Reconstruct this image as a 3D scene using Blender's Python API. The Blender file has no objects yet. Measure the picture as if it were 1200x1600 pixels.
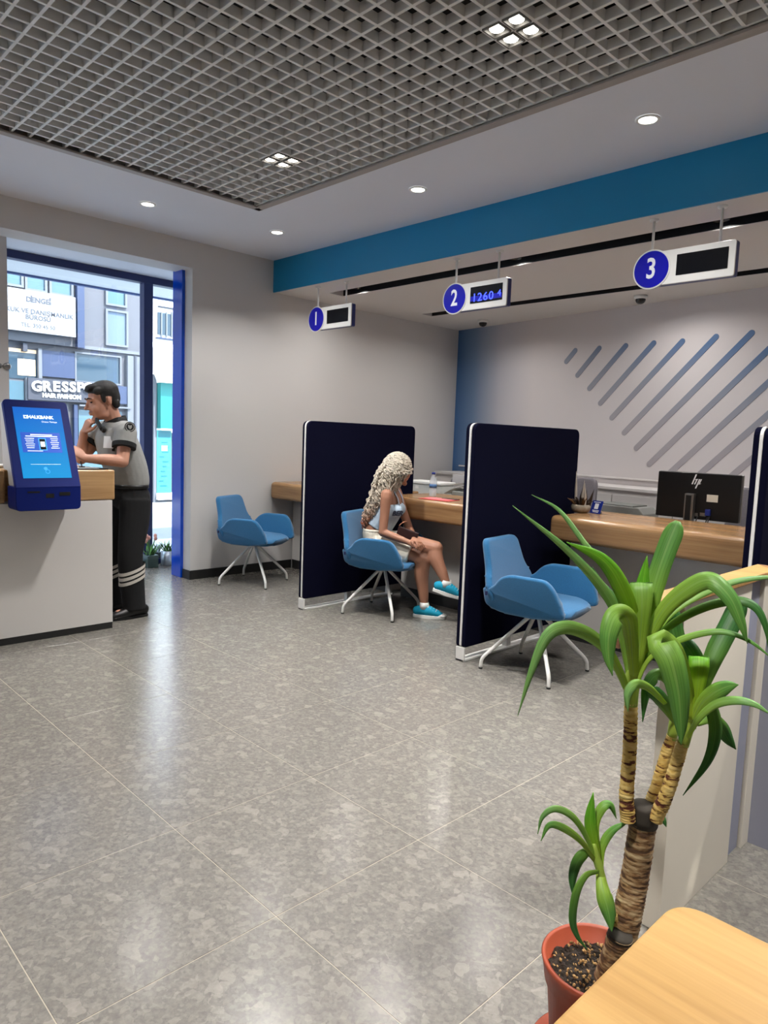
import bpy, bmesh, math, random
import numpy as np
from mathutils import Vector, Matrix, Euler

random.seed(7)
SC = bpy.context.scene
COL = SC.collection
PI = math.pi

# ------------------------------------------------------------------ camera
CF, CP, CY, CR, CH = 1106.678, 0.104177, 0.796333, 0.036763, 1.4
_fw = np.array([-math.sin(CY) * math.cos(CP), math.cos(CY) * math.cos(CP), -math.sin(CP)])
_r0 = np.array([math.cos(CY), math.sin(CY), 0.0])
_u0 = np.cross(_r0, _fw)
_rt = math.cos(CR) * _r0 + math.sin(CR) * _u0
_up = -math.sin(CR) * _r0 + math.cos(CR) * _u0
cam_d = bpy.data.cameras.new('camera')
cam_d.sensor_fit = 'HORIZONTAL'
cam_d.sensor_width = 36.0
cam_d.lens = CF / 1200.0 * 36.0
cam_d.clip_start = 0.05
cam_d.clip_end = 200
cam = bpy.data.objects.new('camera', cam_d)
COL.objects.link(cam)
cam.matrix_world = Matrix(((_rt[0], _up[0], -_fw[0], 0), (_rt[1], _up[1], -_fw[1], 0), (_rt[2], _up[2], -_fw[2], CH), (0, 0, 0, 1)))
SC.camera = cam

# ------------------------------------------------------------------ world, sun, exposure
SC.view_settings.view_transform = 'Standard'
SC.view_settings.look = 'None'
SC.view_settings.gamma = 1.0
SC.view_settings.use_curve_mapping = False
SC.view_settings.exposure = 0.12
SC.cycles.use_denoising = True
SC.cycles.max_bounces = 8
SC.cycles.diffuse_bounces = 5
SC.cycles.sample_clamp_indirect = 6.0
SC.cycles.caustics_reflective = False
SC.cycles.caustics_refractive = False
W = bpy.data.worlds.new('sky')
SC.world = W
W.use_nodes = True
W.node_tree.nodes['Background'].inputs['Color'].default_value = (0.70, 0.85, 1.0, 1)
W.node_tree.nodes['Background'].inputs['Strength'].default_value = 8.0
sun_d = bpy.data.lights.new('sun', 'SUN')
sun_d.energy = 15.0
sun_d.angle = math.radians(1.0)
sun_d.color = (1.0, 0.95, 0.88)
sun = bpy.data.objects.new('sun', sun_d)
COL.objects.link(sun)
sun.rotation_euler = (math.radians(-14), math.radians(36), 0)      # shines from above the bank roof on to the shops opposite
LAMP = 0.58                                                        # overall strength of the room's lamps

# ------------------------------------------------------------------ measuring helpers (photo pixel + a known plane -> place in the room)
def ray(x, y):
    return _fw + (x - 600) / CF * _rt - (y - 800) / CF * _up
def on_z(x, y, z=0.0):
    d = ray(x, y); t = (z - CH) / d[2]
    return Vector((d[0] * t, d[1] * t, z))
def on_x(x, y, X):
    d = ray(x, y); t = X / d[0]
    return Vector((X, d[1] * t, CH + d[2] * t))
def on_y(x, y, Y):
    d = ray(x, y); t = Y / d[1]
    return Vector((d[0] * t, Y, CH + d[2] * t))
def on_plane(x, y, p, n):
    d = Vector(ray(x, y)); c = Vector((0, 0, CH)); n = Vector(n)
    return c + d * ((Vector(p) - c).dot(n) / d.dot(n))

# ------------------------------------------------------------------ materials
def lin(c):
    return tuple(((v / 255.0) / 12.92 if v / 255.0 <= 0.04045 else (((v / 255.0) + 0.055) / 1.055) ** 2.4) for v in c)
MATS = {}
def mat(name, rgb, rough=0.5, metal=0.0, var=0.0, vscale=8.0, bump=0.0, bscale=60.0, spec=0.5, emit=None, estr=0.0, alpha=1.0, trans=0.0, coat=0.0, sheen=0.0, ior=1.45):
    if name in MATS: return MATS[name]
    m = bpy.data.materials.new(name); m.use_nodes = True
    nt = m.node_tree; b = nt.nodes['Principled BSDF']
    c = (*lin(rgb), 1)
    b.inputs['Base Color'].default_value = c
    b.inputs['Roughness'].default_value = rough
    b.inputs['Metallic'].default_value = metal
    b.inputs['Specular IOR Level'].default_value = spec
    b.inputs['IOR'].default_value = ior
    b.inputs['Coat Weight'].default_value = coat
    b.inputs['Coat Roughness'].default_value = 0.12
    b.inputs['Sheen Weight'].default_value = sheen
    b.inputs['Transmission Weight'].default_value = trans
    b.inputs['Alpha'].default_value = alpha
    if emit:
        b.inputs['Emission Color'].default_value = (*lin(emit), 1)
        b.inputs['Emission Strength'].default_value = estr
    if var or bump:
        tc = nt.nodes.new('ShaderNodeTexCoord')
        if var:
            n = nt.nodes.new('ShaderNodeTexNoise'); n.inputs['Scale'].default_value = vscale; n.inputs['Detail'].default_value = 4
            nt.links.new(tc.outputs['Object'], n.inputs['Vector'])
            rp = nt.nodes.new('ShaderNodeValToRGB')
            rp.color_ramp.elements[0].position = 0.3; rp.color_ramp.elements[1].position = 0.7
            rp.color_ramp.elements[0].color = (*[max(0, v * (1 - var)) for v in c[:3]], 1)
            rp.color_ramp.elements[1].color = (*[min(1, v * (1 + var)) for v in c[:3]], 1)
            nt.links.new(n.outputs['Fac'], rp.inputs['Fac']); nt.links.new(rp.outputs['Color'], b.inputs['Base Color'])
        if bump:
            n2 = nt.nodes.new('ShaderNodeTexNoise'); n2.inputs['Scale'].default_value = bscale; n2.inputs['Detail'].default_value = 3
            nt.links.new(tc.outputs['Object'], n2.inputs['Vector'])
            bp = nt.nodes.new('ShaderNodeBump'); bp.inputs['Strength'].default_value = bump; bp.inputs['Distance'].default_value = 0.01
            nt.links.new(n2.outputs['Fac'], bp.inputs['Height']); nt.links.new(bp.outputs['Normal'], b.inputs['Normal'])
    MATS[name] = m
    return m

def wood(name, a, b_, axis, rough=0.35, fine=55.0):
    if name in MATS: return MATS[name]
    m = bpy.data.materials.new(name); m.use_nodes = True
    nt = m.node_tree; b = nt.nodes['Principled BSDF']
    b.inputs['Roughness'].default_value = rough
    geo = nt.nodes.new('ShaderNodeNewGeometry')
    mp = nt.nodes.new('ShaderNodeMapping')
    s = [fine, fine, fine]; s['xyz'.index(axis)] = fine * 0.035
    mp.inputs['Scale'].default_value = s
    nt.links.new(geo.outputs['Position'], mp.inputs['Vector'])
    n = nt.nodes.new('ShaderNodeTexNoise'); n.inputs['Scale'].default_value = 1.0; n.inputs['Detail'].default_value = 6; n.inputs['Roughness'].default_value = 0.6
    nt.links.new(mp.outputs['Vector'], n.inputs['Vector'])
    mp2 = nt.nodes.new('ShaderNodeMapping'); s2 = [9, 9, 9]; s2['xyz'.index(axis)] = 0.7; mp2.inputs['Scale'].default_value = s2
    nt.links.new(geo.outputs['Position'], mp2.inputs['Vector'])
    n2 = nt.nodes.new('ShaderNodeTexNoise'); n2.inputs['Scale'].default_value = 1.0; n2.inputs['Detail'].default_value = 3
    nt.links.new(mp2.outputs['Vector'], n2.inputs['Vector'])
    mx = nt.nodes.new('ShaderNodeMath'); mx.operation = 'MULTIPLY_ADD'; mx.inputs[1].default_value = 0.6
    ad = nt.nodes.new('ShaderNodeMath'); ad.operation = 'MULTIPLY'; ad.inputs[1].default_value = 0.4
    nt.links.new(n2.outputs['Fac'], ad.inputs[0]); nt.links.new(n.outputs['Fac'], mx.inputs[0]); nt.links.new(ad.outputs[0], mx.inputs[2])
    rp = nt.nodes.new('ShaderNodeValToRGB')
    rp.color_ramp.elements[0].position = 0.36; rp.color_ramp.elements[1].position = 0.64
    rp.color_ramp.elements[0].color = (*lin(a), 1); rp.color_ramp.elements[1].color = (*lin(b_), 1)
    nt.links.new(mx.outputs[0], rp.inputs['Fac']); nt.links.new(rp.outputs['Color'], b.inputs['Base Color'])
    bp = nt.nodes.new('ShaderNodeBump'); bp.inputs['Strength'].default_value = 0.08; bp.inputs['Distance'].default_value = 0.002
    nt.links.new(n.outputs['Fac'], bp.inputs['Height']); nt.links.new(bp.outputs['Normal'], b.inputs['Normal'])
    MATS[name] = m
    return m

def stone_tile(name):
    m = bpy.data.materials.new(name); m.use_nodes = True
    nt = m.node_tree; b = nt.nodes['Principled BSDF']; L = nt.links.new
    geo = nt.nodes.new('ShaderNodeNewGeometry')
    ns = nt.nodes.new('ShaderNodeTexNoise'); ns.inputs['Scale'].default_value = 30; ns.inputs['Detail'].default_value = 3
    L(geo.outputs['Position'], ns.inputs['Vector'])
    mxv = nt.nodes.new('ShaderNodeMix'); mxv.data_type = 'VECTOR'; mxv.inputs[0].default_value = 0.025
    L(geo.outputs['Position'], mxv.inputs[4]); L(ns.outputs['Color'], mxv.inputs[5])
    def vor(sc):
        v = nt.nodes.new('ShaderNodeTexVoronoi'); v.inputs['Scale'].default_value = sc
        L(mxv.outputs[1], v.inputs['Vector']); s = nt.nodes.new('ShaderNodeSeparateColor'); L(v.outputs['Color'], s.inputs[0]); return s
    v1, v2, v3 = vor(27), vor(56), vor(115)
    nz = nt.nodes.new('ShaderNodeTexNoise'); nz.inputs['Scale'].default_value = 55; nz.inputs['Detail'].default_value = 5; nz.inputs['Roughness'].default_value = 0.65
    L(geo.outputs['Position'], nz.inputs['Vector'])
    rp = nt.nodes.new('ShaderNodeValToRGB'); e = rp.color_ramp.elements
    e[0].position = 0.3; e[0].color = (*lin((98, 95, 91)), 1); e[1].position = 0.7; e[1].color = (*lin((120, 116, 110)), 1)
    L(nz.outputs['Fac'], rp.inputs['Fac'])
    col = rp.outputs['Color']
    def chips(val, lo, hi, k, rgb, col):
        mr = nt.nodes.new('ShaderNodeMapRange'); mr.inputs['From Min'].default_value = lo; mr.inputs['From Max'].default_value = hi; mr.inputs['To Min'].default_value = 0; mr.inputs['To Max'].default_value = k
        L(val, mr.inputs['Value'])
        mx = nt.nodes.new('ShaderNodeMix'); mx.data_type = 'RGBA'; mx.inputs[7].default_value = (*lin(rgb), 1)
        L(mr.outputs['Result'], mx.inputs[0]); L(col, mx.inputs[6]); return mx.outputs[2]
    col = chips(v3.outputs[0], 0.45, 1.0, 0.26, (146, 141, 133), col)
    col = chips(v3.outputs[1], 0.35, 0.0, 0.22, (104, 98, 92), col)
    col = chips(v2.outputs[0], 0.62, 1.0, 0.36, (148, 142, 134), col)
    col = chips(v2.outputs[1], 0.30, 0.0, 0.22, (112, 106, 99), col)
    col = chips(v1.outputs[0], 0.86, 1.0, 0.40, (150, 144, 136), col)
    L(col, b.inputs['Base Color']); s = nz.outputs['Fac']
    rr = nt.nodes.new('ShaderNodeMapRange'); rr.inputs['To Min'].default_value = 0.18; rr.inputs['To Max'].default_value = 0.26
    L(s, rr.inputs['Value']); L(rr.outputs['Result'], b.inputs['Roughness'])
    b.inputs['Specular IOR Level'].default_value = 0.5
    MATS[name] = m
    return m

# ------------------------------------------------------------------ mesh helpers
def link(name, me, m=None, parent=None, world=True):
    o = bpy.data.objects.new(name, me)
    COL.objects.link(o)
    if m is not None and me is not None and len(me.materials) == 0:
        for q in (m if isinstance(m, (list, tuple)) else [m]): me.materials.append(q)
    if parent is not None:
        o.parent = parent
        if world:
            off = parent.location.copy() if parent.parent is None else Vector((0, 0, 0))
            o.matrix_parent_inverse = Matrix.Translation(-off)
    return o
def tag(o, label=None, cat=None, group=None, kind=None):
    if label: o['label'] = label
    if cat: o['category'] = cat
    if group: o['group'] = group
    if kind: o['kind'] = kind
    return o
def thing(name, label, cat, loc=(0, 0, 0), group=None):
    o = bpy.data.objects.new(name, None); COL.objects.link(o)
    o.location = loc; o.empty_display_size = 0.1
    return tag(o, label, cat, group)
def mesh_of(bm, name='m', smooth=False):
    me = bpy.data.meshes.new(name)
    bmesh.ops.recalc_face_normals(bm, faces=bm.faces)
    if smooth:
        for f in bm.faces: f.smooth = True
    bm.to_mesh(me); bm.free()
    return me
def box_bm(lo, hi, bev=0.0, seg=2, bm=None):
    own = bm is None
    b2 = bmesh.new()
    lo = Vector(lo); hi = Vector(hi)
    bmesh.ops.create_cube(b2, size=1.0)
    for v in b2.verts:
        v.co = Vector(((lo[i] + hi[i]) / 2 + v.co[i] * (hi[i] - lo[i]) for i in range(3)))
    if bev > 0:
        bev = min(bev, 0.49 * min(abs(hi[i] - lo[i]) for i in range(3)))
        bmesh.ops.bevel(b2, geom=list(b2.edges), offset=bev, segments=seg, profile=0.5, affect='EDGES')
    if own: return b2
    merge(bm, b2)
    return bm
def merge(bm, b2, M=None):
    me = bpy.data.meshes.new('t'); b2.to_mesh(me); b2.free()
    if M is not None: me.transform(M)
    bm.from_mesh(me); bpy.data.meshes.remove(me)
def box(name, lo, hi, m, parent=None, bev=0.0, seg=2, smooth=False):
    return link(name, mesh_of(box_bm(lo, hi, bev, seg), name, smooth), m, parent)
def struct(o):
    o['kind'] = 'structure'; return o
def round_poly(pts, r, seg=5):
    out = []; n = len(pts)
    rs = r if isinstance(r, (list, tuple)) else [r] * n
    for i in range(n):
        p = Vector(pts[i]); a = Vector(pts[i - 1]); b = Vector(pts[(i + 1) % n]); rr = rs[i]
        if rr <= 0: out.append(p); continue
        da, db = (a - p), (b - p)
        k = min(rr, da.length * 0.48, db.length * 0.48)
        p0 = p + da.normalized() * k; p1 = p + db.normalized() * k
        for j in range(seg + 1):
            t = j / seg
            out.append(p0.lerp(p, t).lerp(p.lerp(p1, t), t))
    return out
def slab_bm(poly, w0, w1, fn, bev=0.0, seg=3):
    """outline poly in (u,v), thick from w0 to w1, mapped by fn(u,v,w) -> xyz"""
    b = bmesh.new()
    vs = [b.verts.new((p[0], p[1], w0)) for p in poly]
    f = b.faces.new(vs)
    ex = bmesh.ops.extrude_face_region(b, geom=[f])
    for v in [g for g in ex['geom'] if isinstance(g, bmesh.types.BMVert)]: v.co.z = w1
    if bev > 0:
        ed = [e for e in b.edges if abs(e.verts[0].co.z - e.verts[1].co.z) < 1e-6]
        bmesh.ops.bevel(b, geom=ed, offset=bev, segments=seg, profile=0.5, affect='EDGES')
    for v in b.verts: v.co = Vector(fn(v.co.x, v.co.y, v.co.z))
    return b
def slab(name, poly, w0, w1, fn, m, parent=None, bev=0.0, seg=3, smooth=False):
    return link(name, mesh_of(slab_bm(poly, w0, w1, fn, bev, seg), name, smooth), m, parent)
def lathe_bm(prof, n=32, c=(0, 0, 0), M=None):
    b = bmesh.new(); rings = []
    for (r, z) in prof:
        if r < 1e-6: rings.append([b.verts.new((0, 0, z))])
        else: rings.append([b.verts.new((r * math.cos(2 * PI * i / n), r * math.sin(2 * PI * i / n), z)) for i in range(n)])
    for a, c2 in zip(rings, rings[1:]):
        for i in range(n):
            j = (i + 1) % n
            if len(a) == 1 and len(c2) == 1: continue
            if len(a) == 1: b.faces.new((a[0], c2[i], c2[j]))
            elif len(c2) == 1: b.faces.new((a[i], c2[0], a[j]))
            else: b.faces.new((a[i], c2[i], c2[j], a[j]))
    T = Matrix.Translation(Vector(c))
    if M is not None: T = T @ M
    bmesh.ops.transform(b, matrix=T, verts=b.verts)
    return b
def lathe(name, prof, m, parent=None, n=32, c=(0, 0, 0), M=None, smooth=True):
    return link(name, mesh_of(lathe_bm(prof, n, c, M), name, smooth), m, parent)
def catmull(pts, k):
    P = [Vector(p) for p in pts]
    if len(P) < 3 or k <= 1:
        return P
    out = []
    for i in range(len(P) - 1):
        p0 = P[i - 1] if i else P[0] * 2 - P[1]
        p1, p2 = P[i], P[i + 1]
        p3 = P[i + 2] if i + 2 < len(P) else P[-1] * 2 - P[-2]
        for j in range(k):
            t = j / k
            out.append(0.5 * ((2 * p1) + (p2 - p0) * t + (2 * p0 - 5 * p1 + 4 * p2 - p3) * t * t + (3 * p1 - p0 - 3 * p2 + p3) * t ** 3))
    out.append(P[-1])
    return out
def tube_bm(pts, rad, n=10, k=4, cap=True, side=None, bm=None, roundcap=False):
    """swept tube; rad: number or list per control point of r or (ra, rb); side fixes the direction of ra"""
    P = catmull(pts, k)
    m_ = len(P); nc = len(pts)
    def R(i):
        if isinstance(rad, (int, float)): return (rad, rad)
        t = i / max(1, m_ - 1) * (nc - 1); a = min(int(t), nc - 2) if nc > 1 else 0; f = t - a
        f = f * f * (3 - 2 * f) * 0.5 + f * 0.5
        r0, r1 = rad[a], rad[min(a + 1, nc - 1)]
        r0 = r0 if isinstance(r0, tuple) else (r0, r0); r1 = r1 if isinstance(r1, tuple) else (r1, r1)
        return (r0[0] + (r1[0] - r0[0]) * f, r0[1] + (r1[1] - r0[1]) * f)
    b = bm if bm is not None else bmesh.new()
    rings = []; nx = None
    def ring(c, t, ra, rb):
        e2 = t.cross(nx).normalized()
        return [b.verts.new(c + nx * (ra * math.cos(2 * PI * i / n)) + e2 * (rb * math.sin(2 * PI * i / n))) for i in range(n)]
    for i in range(m_):
        t = (P[min(i + 1, m_ - 1)] - P[max(i - 1, 0)])
        t = t.normalized() if t.length > 1e-9 else Vector((0, 0, 1))
        if side is not None: base = Vector(side)
        elif nx is None: base = Vector((1, 0, 0)) if abs(t.x) < 0.8 else Vector((0, 1, 0))
        else: base = nx
        nx = (base - t * base.dot(t)).normalized()
        ra, rb = R(i)
        if roundcap and i == 0:
            for q in (0.92, 0.7, 0.38):
                h = math.sqrt(1 - (1 - 0) * (q) ** 2) if False else q
                rings.append(ring(P[0] - t * (min(ra, rb) * h), t, ra * math.sqrt(1 - h * h), rb * math.sqrt(1 - h * h)))
        rings.append(ring(P[i], t, ra, rb))
        if roundcap and i == m_ - 1:
            for h in (0.38, 0.7, 0.92):
                rings.append(ring(P[i] + t * (min(ra, rb) * h), t, ra * math.sqrt(1 - h * h), rb * math.sqrt(1 - h * h)))
    for a, c in zip(rings, rings[1:]):
        for i in range(n):
            j = (i + 1) % n
            b.faces.new((a[i], a[j], c[j], c[i]))
    if cap:
        b.faces.new(list(reversed(rings[0]))); b.faces.new(rings[-1])
    return b
def tube(name, pts, rad, m, parent=None, n=10, k=4, side=None, roundcap=False, smooth=True):
    return link(name, mesh_of(tube_bm(pts, rad, n, k, True, side, None, roundcap), name, smooth), m, parent)
def ell_bm(bm, c, r, rot=(0, 0, 0), n=16):
    b2 = bmesh.new()
    bmesh.ops.create_uvsphere(b2, u_segments=n, v_segments=max(8, n * 2 // 3), radius=1.0)
    M = Matrix.Translation(Vector(c)) @ Euler(rot).to_matrix().to_4x4() @ Matrix.Diagonal((r[0], r[1], r[2], 1))
    merge(bm, b2, M)
def remeshed(bm, voxel, smooth_it=6, fac=0.5):
    """one continuous skin round all the shapes in bm"""
    me = mesh_of(bm, 'tmp'); o = bpy.data.objects.new('tmp', me); COL.objects.link(o)
    md = o.modifiers.new('r', 'REMESH'); md.mode = 'VOXEL'; md.voxel_size = voxel; md.use_smooth_shade = True
    if smooth_it:
        s = o.modifiers.new('s', 'SMOOTH'); s.factor = fac; s.iterations = smooth_it
    dg = bpy.context.evaluated_depsgraph_get(); dg.update()
    out = bpy.data.meshes.new_from_object(o.evaluated_get(dg))
    bpy.data.objects.remove(o); bpy.data.meshes.remove(me)
    for p in out.polygons: p.use_smooth = True
    return out
def text_mesh(s, size, ext=0.001, off=0.0, shear=0.0, align='CENTER', sx=1.0, space=1.0):
    cu = bpy.data.curves.new('t', 'FONT'); cu.body = s; cu.size = size; cu.extrude = ext; cu.offset = off; cu.shear = shear
    cu.align_x = align; cu.align_y = 'CENTER'; cu.space_character = space
    cu.resolution_u = 3
    o = bpy.data.objects.new('t', cu); COL.objects.link(o)
    dg = bpy.context.evaluated_depsgraph_get(); dg.update()
    me = bpy.data.meshes.new_from_object(o.evaluated_get(dg))
    bpy.data.objects.remove(o); bpy.data.curves.remove(cu)
    if sx != 1.0: me.transform(Matrix.Diagonal((sx, 1, 1, 1)))
    return me
def frame_M(o, ex, ey):
    """matrix putting local x along ex and local y along ey at o"""
    ex = Vector(ex).normalized(); ez = ex.cross(Vector(ey)).normalized(); ey = ez.cross(ex)
    return Matrix(((ex.x, ey.x, ez.x, o[0]), (ex.y, ey.y, ez.y, o[1]), (ex.z, ey.z, ez.z, o[2]), (0, 0, 0, 1)))
def text(name, s, size, o, ex, ey, m, parent, **kw):
    me = text_mesh(s, size, **kw); me.transform(frame_M(o, ex, ey)); me.materials.clear()
    return link(name, me, m, parent)
def quad_box(name, o, ex, ey, w, h, t, m, parent, bev=0.0):
    """thin plate w x h centred at o in the plane ex, ey, standing t proud"""
    b = box_bm((-w / 2, -h / 2, 0), (w / 2, h / 2, t), bev)
    bmesh.ops.transform(b, matrix=frame_M(o, ex, ey), verts=b.verts)
    return link(name, mesh_of(b, name), m, parent)
def area_light(name, loc, size, power, color=(1, 0.97, 0.93), spread=150, parent=None, target=(0, 0, -1)):
    d = bpy.data.lights.new(name, 'AREA'); d.shape = 'DISK'; d.size = size; d.energy = power * LAMP; d.color = color; d.spread = math.radians(spread)
    o = bpy.data.objects.new(name, d); COL.objects.link(o); o.location = loc
    o.rotation_euler = Vector(target).to_track_quat('-Z', 'Y').to_euler()
    return o

# ------------------------------------------------------------------ palette
M_wall = mat('painted_wall', (206, 203, 201), 0.75, bump=0.02, bscale=250)
M_ceil = mat('ceiling_paint', (228, 231, 240), 0.8)  # daylight's blue cast and brightness are put into this colour
M_ceil2 = mat('lowered_ceiling_paint', (214, 209, 204), 0.8)
M_grid = mat('grid_metal', (226, 225, 223), 0.42)
M_plenum = mat('plenum_dark', (38, 37, 36), 0.9)
M_trim = mat('grid_trim', (158, 151, 146), 0.5)
M_fascia = mat('fascia_blue', (12, 128, 178), 0.45)
M_black = mat('matt_black', (14, 14, 15), 0.55)
M_skirt = mat('skirting_black', (34, 34, 34), 0.5)
M_white = mat('white_laminate', (214, 210, 206), 0.4)
M_whitem = mat('white_metal', (226, 224, 220), 0.35)
M_tile = stone_tile('stone_tile')
M_grout = mat('grout', (158, 150, 135), 0.8)
M_oakx = wood('oak_along_x_shaded', (130, 95, 62), (162, 126, 86), 'x', 0.27)  # the desk's oak with the counters' dimmer light put into its colour
M_oaky = wood('oak_along_y', (164, 126, 84), (196, 158, 112), 'y')
M_table = wood('table_oak', (150, 112, 60), (182, 144, 88), 'x', 0.45, 42)
M_navy = mat('navy_fabric', (7, 8, 30), 1.0, spec=0.1, var=0.15, vscale=300, bump=0.1, bscale=600)
M_chair = mat('blue_fabric', (26, 94, 138), 0.9, var=0.08, vscale=160, bump=0.12, bscale=700, sheen=0.3)
M_kiosk = mat('kiosk_navy', (12, 32, 112), 0.5, spec=0.2)
def clear_glass(name, refl=0.07):
    m = bpy.data.materials.new(name); m.use_nodes = True
    nt = m.node_tree; nt.nodes.remove(nt.nodes['Principled BSDF'])
    t = nt.nodes.new('ShaderNodeBsdfTransparent'); t.inputs['Color'].default_value = (0.96, 0.985, 1.0, 1)
    g = nt.nodes.new('ShaderNodeBsdfGlossy'); g.inputs['Roughness'].default_value = 0.02
    x = nt.nodes.new('ShaderNodeMixShader'); x.inputs[0].default_value = refl
    nt.links.new(t.outputs[0], x.inputs[1]); nt.links.new(g.outputs[0], x.inputs[2]); nt.links.new(x.outputs[0], nt.nodes['Material Output'].inputs['Surface'])
    return m
M_glass = clear_glass('window_glass')
M_frame = mat('frame_navy', (36, 46, 92), 0.4)
M_bluep = mat('gloss_blue', (2, 70, 196), 0.12, coat=0.3)
M_signblue = mat('sign_blue', (16, 16, 168), 0.25, coat=0.5)
M_signside = mat('sign_side_blue', (24, 34, 104), 0.4)
M_screen = mat('dark_screen', (10, 11, 16), 0.2)
M_printw = mat('white_print', (235, 236, 240), 0.6)

# ================================================================== STRUCTURE
XL = -5.98            # inner face of the left wall
ZC, ZL = 3.10, 2.793  # main ceiling, lowered ceiling over the counters
YF = 4.20             # blue fascia
XR, YN = 2.6, -3.2    # walls behind the camera
XG = -6.95            # plane of the street glazing

# floor: one slab with its tiles laid on it
P = 0.6065
floor = struct(box('floor', (-7.05, YN, -0.08), (XR, 7.3, -0.001), M_grout))
tb = box_bm((-P / 2 + 0.0016, -P / 2 + 0.0016, -0.006), (P / 2 - 0.0016, P / 2 - 0.0016, 0.0), 0.0004, 1)
tile_me = mesh_of(tb, 'tile'); tile_me.materials.append(M_tile)
for i in range(-9, 7):
    for j in range(-7, 10):
        cx, cy = -1.572 + (i + 0.5) * P, 1.158 + (j + 0.5) * P
        if cx - P / 2 < -7.06 or cx + P / 2 > XR + 0.25 or cy + P / 2 > 7.3 or cy - P / 2 < YN - 0.3: continue
        o = link('floor_tile', tile_me, None, floor); o.location = (cx, cy, 0)

# main ceiling: plastered band round the open grid
GX0, GX1, GY0, GY1 = -4.745, 1.6, -2.0, 3.19
ceiling = bpy.data.objects.new('ceiling', None); COL.objects.link(ceiling); struct(ceiling)
box('ceiling_band', (XL - 0.3, YN, ZC), (GX0, 4.3, ZC + 0.12), M_ceil, ceiling)
box('ceiling_band', (GX0, GY1, ZC), (XR, 4.3, ZC + 0.12), M_ceil, ceiling)
box('ceiling_band', (GX1, YN, ZC), (XR, GY1, ZC + 0.12), M_ceil, ceiling)
box('ceiling_band', (GX0, YN, ZC), (GX1, GY0, ZC + 0.12), M_ceil, ceiling)
pb = bmesh.new()
box_bm((GX0 - 0.1, GY0 - 0.1, 3.55), (GX1 + 0.1, GY1 + 0.1, 3.65), bm=pb)
for lo, hi in (((GX0 - 0.1, GY0, 3.2), (GX0 - 0.02, GY1, 3.6)), ((GX1 + 0.02, GY0, 3.2), (GX1 + 0.1, GY1, 3.6)), ((GX0, GY0 - 0.1, 3.2), (GX1, GY0 - 0.02, 3.6)), ((GX0, GY1 + 0.02, 3.2), (GX1, GY1 + 0.1, 3.6))):
    box_bm(lo, hi, bm=pb)
link('plenum', mesh_of(pb, 'plenum'), M_plenum, ceiling)
# angle trim round the opening (a lower lip with an upstand)
for nm, lo, hi in (('grid_trim', (GX0, GY0, 3.088), (GX0 + 0.055, GY1, 3.102)), ('grid_trim', (GX0, GY1 - 0.055, 3.088), (GX1, GY1, 3.102)),
                   ('grid_trim', (GX0, GY0, 3.102), (GX0 + 0.006, GY1, 3.2)), ('grid_trim', (GX0, GY1 - 0.006, 3.102), (GX1, GY1, 3.2))):
    box(nm, lo, hi, M_trim, ceiling, 0.002)
# egg-crate grid: every bar is a piece of its own
GP, GZ0, GZ1, GT = 0.1003, 3.106, 3.152, 0.0075
bars_x = [-1.619 + k * GP for k in range(-30, 32)]
bars_y = [1.427 + k * GP for k in range(-33, 18)]
bx_me = mesh_of(box_bm((-GT, GY0 + 0.02, GZ0), (GT, GY1 - 0.03, GZ1), 0.001, 1), 'slat'); bx_me.materials.append(M_grid)
by_me = mesh_of(box_bm((GX0 + 0.03, -GT, GZ0 + 0.0005), (GX1 - 0.02, GT, GZ1 - 0.0005), 0.001, 1), 'slat'); by_me.materials.append(M_grid)
for x in bars_x:
    o = link('slat', bx_me, None, ceiling); o.location.x = x
for y in bars_y:
    o = link('slat', by_me, None, ceiling); o.location.y = y

# lowered ceiling over the counters with two black linear slots
S1, S2 = (4.545, 4.738), (5.925, 6.095)
low = bpy.data.objects.new('ceiling_lowered', None); COL.objects.link(low); struct(low)
for y0, y1, x0 in ((YF + 0.015, S1[0], XL), (S1[1], S2[0], XL), (S2[1], 7.3, XL)):
    box('ceiling_panel', (x0, y0, ZL), (XR, y1, ZL + 0.1), M_ceil2, low)
box('ceiling_panel', (XL, S1[0], ZL), (-5.535, S1[1], ZL + 0.1), M_ceil2, low)
box('ceiling_panel', (XL, S2[0], ZL), (-5.565, S2[1], ZL + 0.1), M_ceil2, low)
for (a, b), x0 in ((S1, -5.535), (S2, -5.565)):
    sb = bmesh.new()
    box_bm((x0, a - 0.01, ZL + 0.1), (XR, b + 0.01, ZL + 0.13), bm=sb)
    box_bm((x0, a, ZL + 0.003), (XR, a + 0.003, ZL + 0.1), bm=sb); box_bm((x0, b - 0.003, ZL + 0.003), (XR, b, ZL + 0.1), bm=sb)
    link('slot_channel', mesh_of(sb, 'slot'), M_black, low)
fascia = struct(box('trim_1', (XL, YF, ZL), (XR, YF + 0.015, ZC), M_fascia))

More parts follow.
